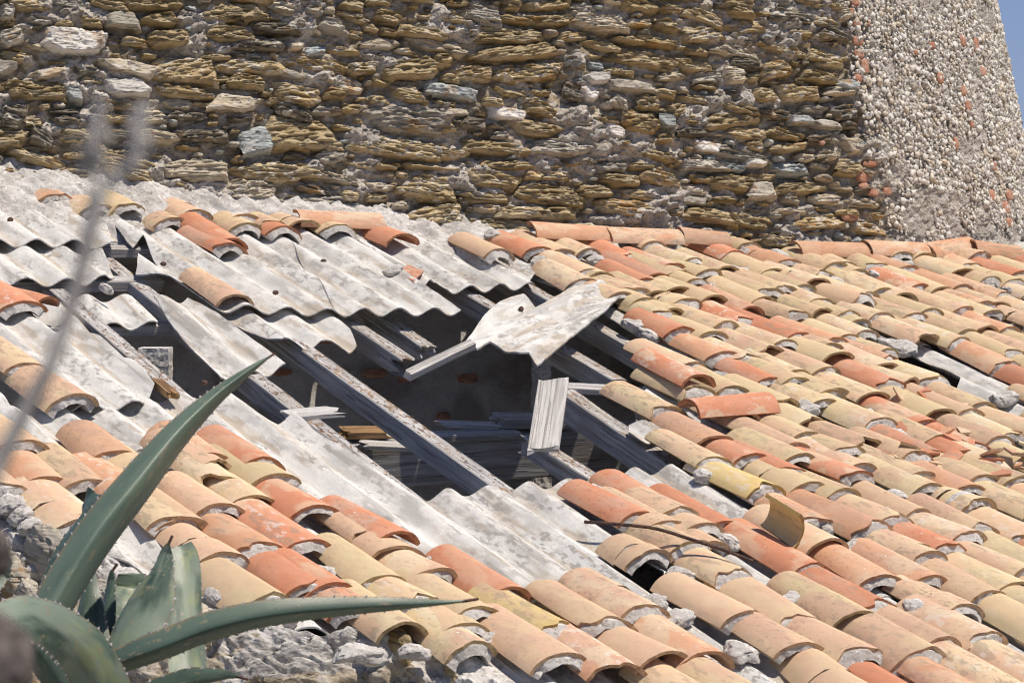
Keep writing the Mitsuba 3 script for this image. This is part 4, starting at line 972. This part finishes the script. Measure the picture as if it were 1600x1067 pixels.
topz = ((K + .5 * (meshkit.fbm(q3 * 4, 4, 31) - .5)) < .40).ravel()[GF].any(1)
put('gable_wall__mortar', sub(GV, GF[topz]), 'mat_mortar', True, label='pale grey mortar along the verge')
put('gable_wall__rubble', sub(GV, GF[~topz]), 'mat_bed', True, label='brown rubble below the mortar')
labels['gable_wall'] = {'label': 'crumbling rubble and mortar gable edge under the lowest left tiles', 'category': 'wall'}
r = np.random.default_rng(77)
for k in range(60):
    i, j = r.integers(60, 400), r.integers(34, 115)
    v, f = lump(900 + k, 3, .42, 2.1)
    sz = r.uniform(.03, .10)
    v = np.sign(v) * np.abs(v) ** .8 * [sz * 1.4, sz * .9, sz * .5]
    c = int(r.choice([2, 1, 0, 4]))
    put('gable_wall__stone', trimesh.Trimesh(G[i, j] + v[:, :1] * D + v[:, 1:2] * N + v[:, 2:] * A * -1, f, process=False), 'mat_stone', True, np.tile([[c * 1000 + k + .5, .5]], (len(v), 1)))

# ------------------------------------------------------------------ loose things on the roof
# the broken sheet that leans across the hole
lp = jagged(LEAN, .0035, 90, .02)
c0 = np.array([1.2, -1.85])
ld = np.array([.82, -.572])
lw = np.array([.572, .82])
loc = shapely.affinity.affine_transform(lp, [lw[0], lw[1], ld[0], ld[1], -(c0 @ lw), -(c0 @ ld)])
V2, F = clip_grid(loc, .02, .04)


def lean_place(x, l, d):
    x, l = np.asarray(x, float), np.asarray(l, float)
    hh = .075 + .015 * np.cos(2 * np.pi * (x + .03) / .21) + .05 * x - .02 * l + .006 * (meshkit.fbm(np.stack([x * 6, l * 6, 0 * x], -1), 2) - .5) - d
    return R3(c0[0] + lw[0] * x + ld[0] * l, c0[1] + lw[1] * x + ld[1] * l, hh)


b = shell(V2, F, lean_place, .010, (31.3, 7.7))
put('broken_sheet', b.mesh(), 'mat_sheet', True, b.uvs(), label='broken piece of grey corrugated sheet lying askew across the hole', cat='corrugated sheet')
v, f = lump(1, 2)
put('broken_sheet__nail_head', trimesh.Trimesh(lean_place(-.15, .02, -.012) + v * .014, f, process=False), 'mat_rust', True)


def loose(name, u, s, L, cls, label, idn, hf, hb, group=None, **kw):
    m, rim = tile(u, s, L, cls, TC[cls] * 1000 + idn, hf=hf, hb=hb, seed=idn, **kw)
    k = put(name, m.mesh(), 'mat_tile', True, m.uvs(), label=label, cat='roof tile', group=group)
    scene[k + '__rim'] = mikit.ply(rim.mesh(), 'mat_shaded_lip', smooth=False, uv=rim.uvs())


loose('loose_tile', -.375, -2.253, .46, 'P', 'pale pink barrel tile lying alone on the grey sheet left of the hole', 851, .078, .07)
loose('loose_tile', .042, -3.123, .50, 'R', 'long red barrel tile standing proud of the sheet below the tower', 852, .095, .09)
loose('loose_tile', 1.331, -.75, .46, 'R', 'red barrel tile lifted over the right edge of the hole', 853, .15, .12, yaw=.05)
loose('loose_tile', *LEFT_BIT[0], .26, 'R', 'short red tile fragment beside the red tile at the left edge of the picture', 857, .07, .05, yaw=-.5)
# red tile lying across the others
PC = R3(1.55, -.49, .065)
axc = R3(1.06, -.47, .065) - PC
Lc = np.linalg.norm(axc)
axc = axc / Lc
sidec = np.cross(N, axc)


def cross_place(x, l, h):
    x, l, h = np.broadcast_arrays(x, l, h)
    return PC + l[..., None] * axc - x[..., None] * sidec + h[..., None] * N


loose('loose_tile', 0, 0, Lc, 'R', 'red barrel tile lying crosswise on the other tiles right of the hole', 854, .075, .07, place=cross_place, w1=.20, w0=.17)
# the upturned tile: its hollow side faces the camera
up = np.array(UPTURNED)
PU = R3(.48, .985, .135)
axu = R3(.47, .735, .15) - PU
axu /= np.linalg.norm(axu)
su = np.array([-.44, .78, -.44])
su -= axu * (su @ axu)
su /= np.linalg.norm(su)
cu_ = -np.cross(axu, su)


def up_place(x, l, h):
    x, l, h = np.broadcast_arrays(x, l, h)
    return PU + l[..., None] * axu + x[..., None] * su + h[..., None] * cu_


loose('loose_tile', 0, 0, .20, 'G', 'short ochre tile turned over with its dark hollow side showing', 855, .03, .03, place=up_place, w1=.165, w0=.155, rise=.040)
# small square fragment of tile on the sheets
q = np.array(SQUARE)
V = R3(q[:, 0], q[:, 1], [.012, .012, .03, .03])
V = np.vstack([V, V - N * .012])
mm = trimesh.Trimesh(V, [[0, 2, 1], [0, 3, 2], [4, 5, 6], [4, 6, 7], [0, 1, 5], [0, 5, 4], [1, 2, 6], [1, 6, 5], [2, 3, 7], [2, 7, 6], [3, 0, 4], [3, 4, 7]], process=False)
put('tile_fragment', mm, 'mat_brick', False, label='square red tile fragment with a white smear on the grey sheets', cat='tile fragment')

# shards of broken tiles
r = np.random.default_rng(31)
SHARD_SPOTS = [(2.62, .18, .34, .22, 34), (1.95, .30, .25, .16, 14), (2.63, -.50, .25, .1, 5)]
SHARD_LABEL = {2.62: 'small shard of tile in the heap of broken pieces near the right edge', 1.95: 'small shard of tile in the patch of fragments left of the big heap', 2.63: 'small shard of tile by the mortar lump below the dark slot'}
SHARD_GROUP = {2.62: 'tile shards heaped near the right edge', 1.95: 'tile shards in the small patch', 2.63: 'tile shards below the dark slot'}
sid = 0
for (cu, cs, ru, rs, num) in SHARD_SPOTS:
    for k in range(num):
        u, s = cu + r.uniform(-1, 1) * ru, cs + r.uniform(-1, 1) * rs
        n_pt = r.integers(4, 6)
        an = np.sort(r.uniform(0, 2 * np.pi, n_pt))
        rad = r.uniform(.035, .085)
        poly = np.stack([np.cos(an), np.sin(an)], -1) * rad * r.uniform(.7, 1.2, (n_pt, 1))
        tl = r.normal(0, .28, 2)
        hh = .05 + .03 * r.random()
        top = R3(u + poly[:, 0], s + poly[:, 1], hh + poly @ tl)
        V = np.vstack([top, top - N * .012])
        fc = [[0, i + 1, i] for i in range(1, n_pt - 1)] + [[n_pt, n_pt + i, n_pt + i + 1] for i in range(1, n_pt - 1)]
        for i in range(n_pt):
            j = (i + 1) % n_pt
            fc += [[i, j, n_pt + j], [i, n_pt + j, n_pt + i]]
        idn = int(r.choice([0, 1, 2, 2, 3, 3])) * 1000 + 700 + sid
        sid += 1
        put('tile_shard', trimesh.Trimesh(V, fc, process=False), 'mat_tile', False, np.tile([[4 * idn + .5, .3]], (len(V), 1)) + np.vstack([poly, poly]),
            label=SHARD_LABEL[cu], cat='tile shard', group=SHARD_GROUP[cu])

# pale board standing in the hole
bt = np.array(BOARD)
tl_, tr_, br_, bl_ = bt
nb = np.cross(tr_ - tl_, bl_ - tl_)
nb /= np.linalg.norm(nb)
P, Q = (tl_ + tr_) / 2, (bl_ + br_) / 2 + (bl_ + br_ - tl_ - tr_) / 2 * .12
wv_ = (tr_ - tl_) / np.linalg.norm(tr_ - tl_)
hv = np.cross(wv_, (Q - P) / np.linalg.norm(Q - P))
hv = hv if hv[1] < 0 else -hv
b = bar(P, Q, wv_, hv, .135, .03, False, 7, .016, .02, seed=61)
put('broken_board', b.mesh(), 'mat_pale_wood', False, b.uvs(), label='pale weathered board standing upright in the hole with a ragged top', cat='board')
P, Q = np.array(BATTEN)
ax = (Q - P) / np.linalg.norm(Q - P)
tv = np.array([0.15, -.55, .82])
tv -= ax * (tv @ ax)
tv /= np.linalg.norm(tv)
b = bar(P - ax * .01, Q + ax * .06, np.cross(ax, tv), tv, .045, .04, False, 8, .01, .0, seed=62)
put('fallen_batten', b.mesh(), 'mat_pale_wood', False, b.uvs(), label='short square batten fallen askew below the leaning sheet', cat='batten')
# splintered boards lying on the thick beam
for k, (u0, u1, ds_, h, w, t, m_) in enumerate([(-.12, .14, -.03, -.36, .09, .035, 'mat_plank'), (.22, .34, .0, -.37, .06, .03, 'mat_plank'), (-.05, .20, .05, -.40, .08, .02, 'mat_wood'), (.36, .86, .02, -.385, .07, .03, 'mat_wood'), (.78, 1.2, -.05, -.34, .11, .05, 'mat_wood'), (.45, .75, -.06, -.36, .06, .02, 'mat_pale_wood')]):
    b = bar(R3(u0, -1.50 + ds_, h), R3(u1, -1.50 + ds_ + .02 * (k % 3), h - .01), D, N, w, t, False, 8, .03, .05, seed=63 + k)
    lab = ['short orange brown plank lying left on the thick beam', 'orange brown plank end showing right of the long rafter on the beam', 'thin grey splinter board in front of the orange plank', 'long grey splintered board lying on the thick beam',
           'thick grey timber end beside the pale board on the beam', 'narrow pale lath on top of the thick beam'][k]
    put('broken_plank', b.mesh(), m_, False, b.uvs(), label=lab, cat='plank')
# board lying across the left rafter at the sheet edge
b = bar(R3(-.80, -.93, -.03), R3(-.50, -1.0, -.045), D, N, .10, .02, False, 8, .02, .07, seed=72)
put('broken_plank', b.mesh(), 'mat_wood', False, b.uvs(), label='thin grey board ending in a pointed splinter at the left edge of the hole', cat='plank')
b = bar(R3(.86, -1.20, -.05), R3(1.40, -1.02, -.04), D, N, .09, .03, False, 8, .03, .05, seed=73)
put('broken_plank', b.mesh(), 'mat_wood', False, b.uvs(), label='cracked grey board lying across the right end of the hole', cat='plank')
b = bar(R3(-1.25, -1.30, .02), R3(-1.27, -1.08, .03), A, N, .05, .03, False, 6, .02, .03, seed=74)
put('broken_plank', b.mesh(), 'mat_plank', False, b.uvs(), label='short brown stick lying in the trough of the left corrugated sheet', cat='stick')


def tube(points, radii, sides=10):
    from scipy.interpolate import PchipInterpolator
    P = np.asarray(points, float)
    k = np.linspace(0, 1, len(P))
    kk = np.linspace(0, 1, len(P) * 5)
    p = PchipInterpolator(k, P)(kk)
    rad = PchipInterpolator(k, radii)(kk)
    t = np.gradient(p, axis=0)
    t /= np.linalg.norm(t, axis=1, keepdims=True)
    a = np.cross(t, [0, 1.0, .1])
    a /= np.linalg.norm(a, axis=1, keepdims=True)
    bb = np.cross(t, a)
    an = np.arange(sides) * 2 * np.pi / sides
    v = p[:, None] + rad[:, None, None] * (np.cos(an)[None, :, None] * a[:, None] + np.sin(an)[None, :, None] * bb[:, None])
    n, f = len(p), []
    for i in range(n - 1):
        for j in range(sides):
            j2 = (j + 1) % sides
            f += [[i * sides + j, (i + 1) * sides + j, (i + 1) * sides + j2], [i * sides + j, (i + 1) * sides + j2, i * sides + j2]]
    v = np.vstack([v.reshape(-1, 3), p[:1], p[-1:]])
    for j in range(sides):
        f += [[j, (j + 1) % sides, n * sides], [(n - 1) * sides + (j + 1) % sides, (n - 1) * sides + j, n * sides + 1]]
    return trimesh.Trimesh(v, f, process=False)


(u0, s0), (u1, s1) = ROD
put('steel_rod', tube([R3(u0, s0, .04), R3(u0 * .66 + u1 * .34, s0 * .66 + s1 * .34, .10), R3(u0 * .33 + u1 * .67, s0 * .33 + s1 * .67, .115), R3(u1, s1, .11)], [.007, .007, .007, .0065], 8), 'mat_rust', True,
    label='thin rusty steel rod lying across the tiles near the bottom', cat='rod')

# ------------------------------------------------------------------ the agave
labels['agave_plant'] = {'label': 'large grey green agave with toothed leaves in the lower left foreground', 'category': 'agave'}


def leaf(name, rows, face, fold, keel, seed, thick=.018, teeth=True, cut=0.0):
    """One leaf: stations (point, width in pixels of the photograph at that distance), folded along a keel that faces 'face'."""
    from scipy.interpolate import PchipInterpolator
    P = np.array([q for q, w in rows], float)
    Wd = np.array([w for q, w in rows], float) * P[:, 1] / 3678.0
    k, n = np.linspace(0, 1, len(P)), 46
    kk = np.linspace(0, 1, n)
    p, w = PchipInterpolator(k, P)(kk), PchipInterpolator(k, Wd)(kk)
    t = np.gradient(p, axis=0)
    t /= np.linalg.norm(t, axis=1, keepdims=True)
    fa = np.asarray(face, float)
    fn = fa - (t @ fa)[:, None] * t
    fn /= np.linalg.norm(fn, axis=1, keepdims=True)
    sd = np.cross(fn, t)
    m = 17
    x = np.linspace(-1, 1, m)
    prof = -fold * np.where(x < keel, ((keel - x) / (1 + keel)) ** 1.5, ((x - keel) / (1 - keel)) ** 1.5)
    X = x[None, :] + 0 * kk[:, None]
    wob = .05 * (meshkit.fbm(np.stack([X * .8, kk[:, None] * 6 + 0 * X, 0 * X + seed], -1), 3) - .5)
    half = w[:, None] / 2
    ragged = 1 + .03 * (meshkit.fbm(np.stack([np.sign(X) * 3, kk[:, None] * 45 + 0 * X, 0 * X + seed], -1), 2) - .5) * (np.abs(X) > .95)
    front = p[:, None] + sd[:, None] * (X * half * ragged)[..., None] + fn[:, None] * ((prof[None, :] + wob) * half)[..., None]
    th = thick * np.clip(1 - np.abs(x - keel * 0) ** 2.5, .0, 1)[None, :] * np.clip(w[:, None] / .08, .08, 1)
    back = front - fn[:, None] * (th + .0012)[..., None]
    uv = np.stack([(X + 1) / 2, kk[:, None] * 2 + 0 * X + 10 * seed], -1)
    b = MB()
    f = grid_faces(n, m)
    b.add(front, f, uv)
    b.add(back, f[:, ::-1], uv)
    for j in (0, m - 1):
        b.add(np.stack([front[:, j], back[:, j]], 1), grid_faces(n, 2), np.stack([uv[:, j], uv[:, j]], 1))
    for i in (0, n - 1):
        b.add(np.stack([front[i], back[i]], 1), grid_faces(m, 2), np.stack([uv[i], uv[i]], 1))
    lk = put('agave_plant__' + name, b.mesh(), 'mat_leaf', True, b.uvs())
    if teeth:
        tb = MB()
        L = np.concatenate([[0], np.cumsum(np.linalg.norm(np.diff(p, axis=0), axis=1))])
        rr = np.random.default_rng(600 + seed)
        for j, sg in ((0, -1), (m - 1, 1)):
            d = .05
            while d < L[-1] * .93:
                i = int(np.searchsorted(L, d))
                c, o = front[i, j], sd[i] * sg
                sz = rr.uniform(.0045, .0075) * min(1, w[i] / .07 + .2)
                ring = [c + t[i] * sz * .9 * math.cos(a) + fn[i] * sz * .6 * math.sin(a) - o * sz * .4 for a in np.arange(5) * 2 * np.pi / 5]
                tb.add(np.vstack([ring, c + o * sz * .85 + t[i] * sz * .5]), [[a, (a + 1) % 5, 5] for a in range(5)])
                d += rr.uniform(.022, .036)
        scene[lk + '__teeth'] = mikit.ply(tb.mesh(), 'mat_dry', smooth=False)
        labels[lk + '__teeth'] = {'kind': 'stuff'}
    if name == 'leaf' and w[-1] < .008:
        b2 = bar(p[-3] - t[-3] * .004, p[-1] + t[-1] * .022, sd[-1], fn[-1], .006, .006, False, 4, 0, 0, 0.0, seed=90 + seed)
        scene[lk + '__spine'] = mikit.ply(b2.mesh(), 'mat_rust', smooth=False)
    return lk


leaf('leaf', AGAVE['upright'], (.50, -.80, .1), 1.15, .38, 1)
leaf('leaf', AGAVE['low'], (.15, -.85, -.45), .9, .45, 2)
leaf('leaf', AGAVE['bent'], (.2, -.9, .42), .22, .0, 3)
leaf('leaf', AGAVE['mid'], (-.35, -.9, .25), .35, .1, 4)
leaf('leaf', AGAVE['flat'], (.25, -.9, .25), -.15, .0, 5)
leaf('leaf', AGAVE['dark'], (-.55, -.8, -.1), .2, .0, 6)
leaf('leaf', AGAVE['small'], (-.5, -.8, 0), .3, .0, 7)
leaf('leaf', AGAVE['stub'], (.3, -.7, .6), .2, .0, 8)
leaf('leaf', AGAVE['inner'], (-.2, -.9, .2), .5, .2, 10)
leaf('leaf', AGAVE['outer'], (.1, -.9, -.3), .5, -.2, 11)
leaf('leaf', AGAVE['under'], (.0, -.95, -.2), .4, .1, 12)
leaf('leaf', AGAVE['left'], (.2, -.7, .65), .2, .0, 9)

# ------------------------------------------------------------------ dry stalks close to the camera
labels['dry_stalk'] = {'label': 'blurred grey dry plant stalk close to the camera on the left', 'category': 'plant stalk'}
put('dry_stalk__stem', tube([np.array(q) * .72 for q, w in STALK], [w * .64 * 1.62 / 3678 for q, w in STALK]), 'mat_dry', True)
r = np.random.default_rng(3)
for bch in STALK_B:
    path = np.array([np.array(q) * .72 for q, w in bch])
    hd = MB()
    tb_ = tube(path, [.0022] * len(path), 6)
    hd.add(tb_.vertices, tb_.faces)
    for _ in range(26):
        k = r.uniform(.25, 1) * (len(path) - 1)
        c = path[int(k)] + (path[min(int(k) + 1, len(path) - 1)] - path[int(k)]) * (k - int(k)) + r.normal(0, .0042, 3)
        hd.add(c + np.array(ICO[1].vertices) * r.uniform(.0016, .0034), ICO[1].faces)
    put('dry_stalk__seed_head', hd.mesh(), 'mat_dry', True)
labels['dry_clump'] = {'label': 'dark blurred dry plant clump in the bottom left corner close to the camera', 'category': 'dry plant'}
v, f = lump(5, 3, .3, 1.3)
put('dry_clump__head', trimesh.Trimesh(np.array(CORNER[0]) + v * [.034, .02, .036] + [-.012, 0, -.014], f, process=False), 'mat_dark_dry', True)
v, f = lump(6, 3, .3, 1.3)
put('dry_clump__head', trimesh.Trimesh(np.array(CORNER[1]) + v * [.012, .012, .020], f, process=False), 'mat_dark_dry', True)
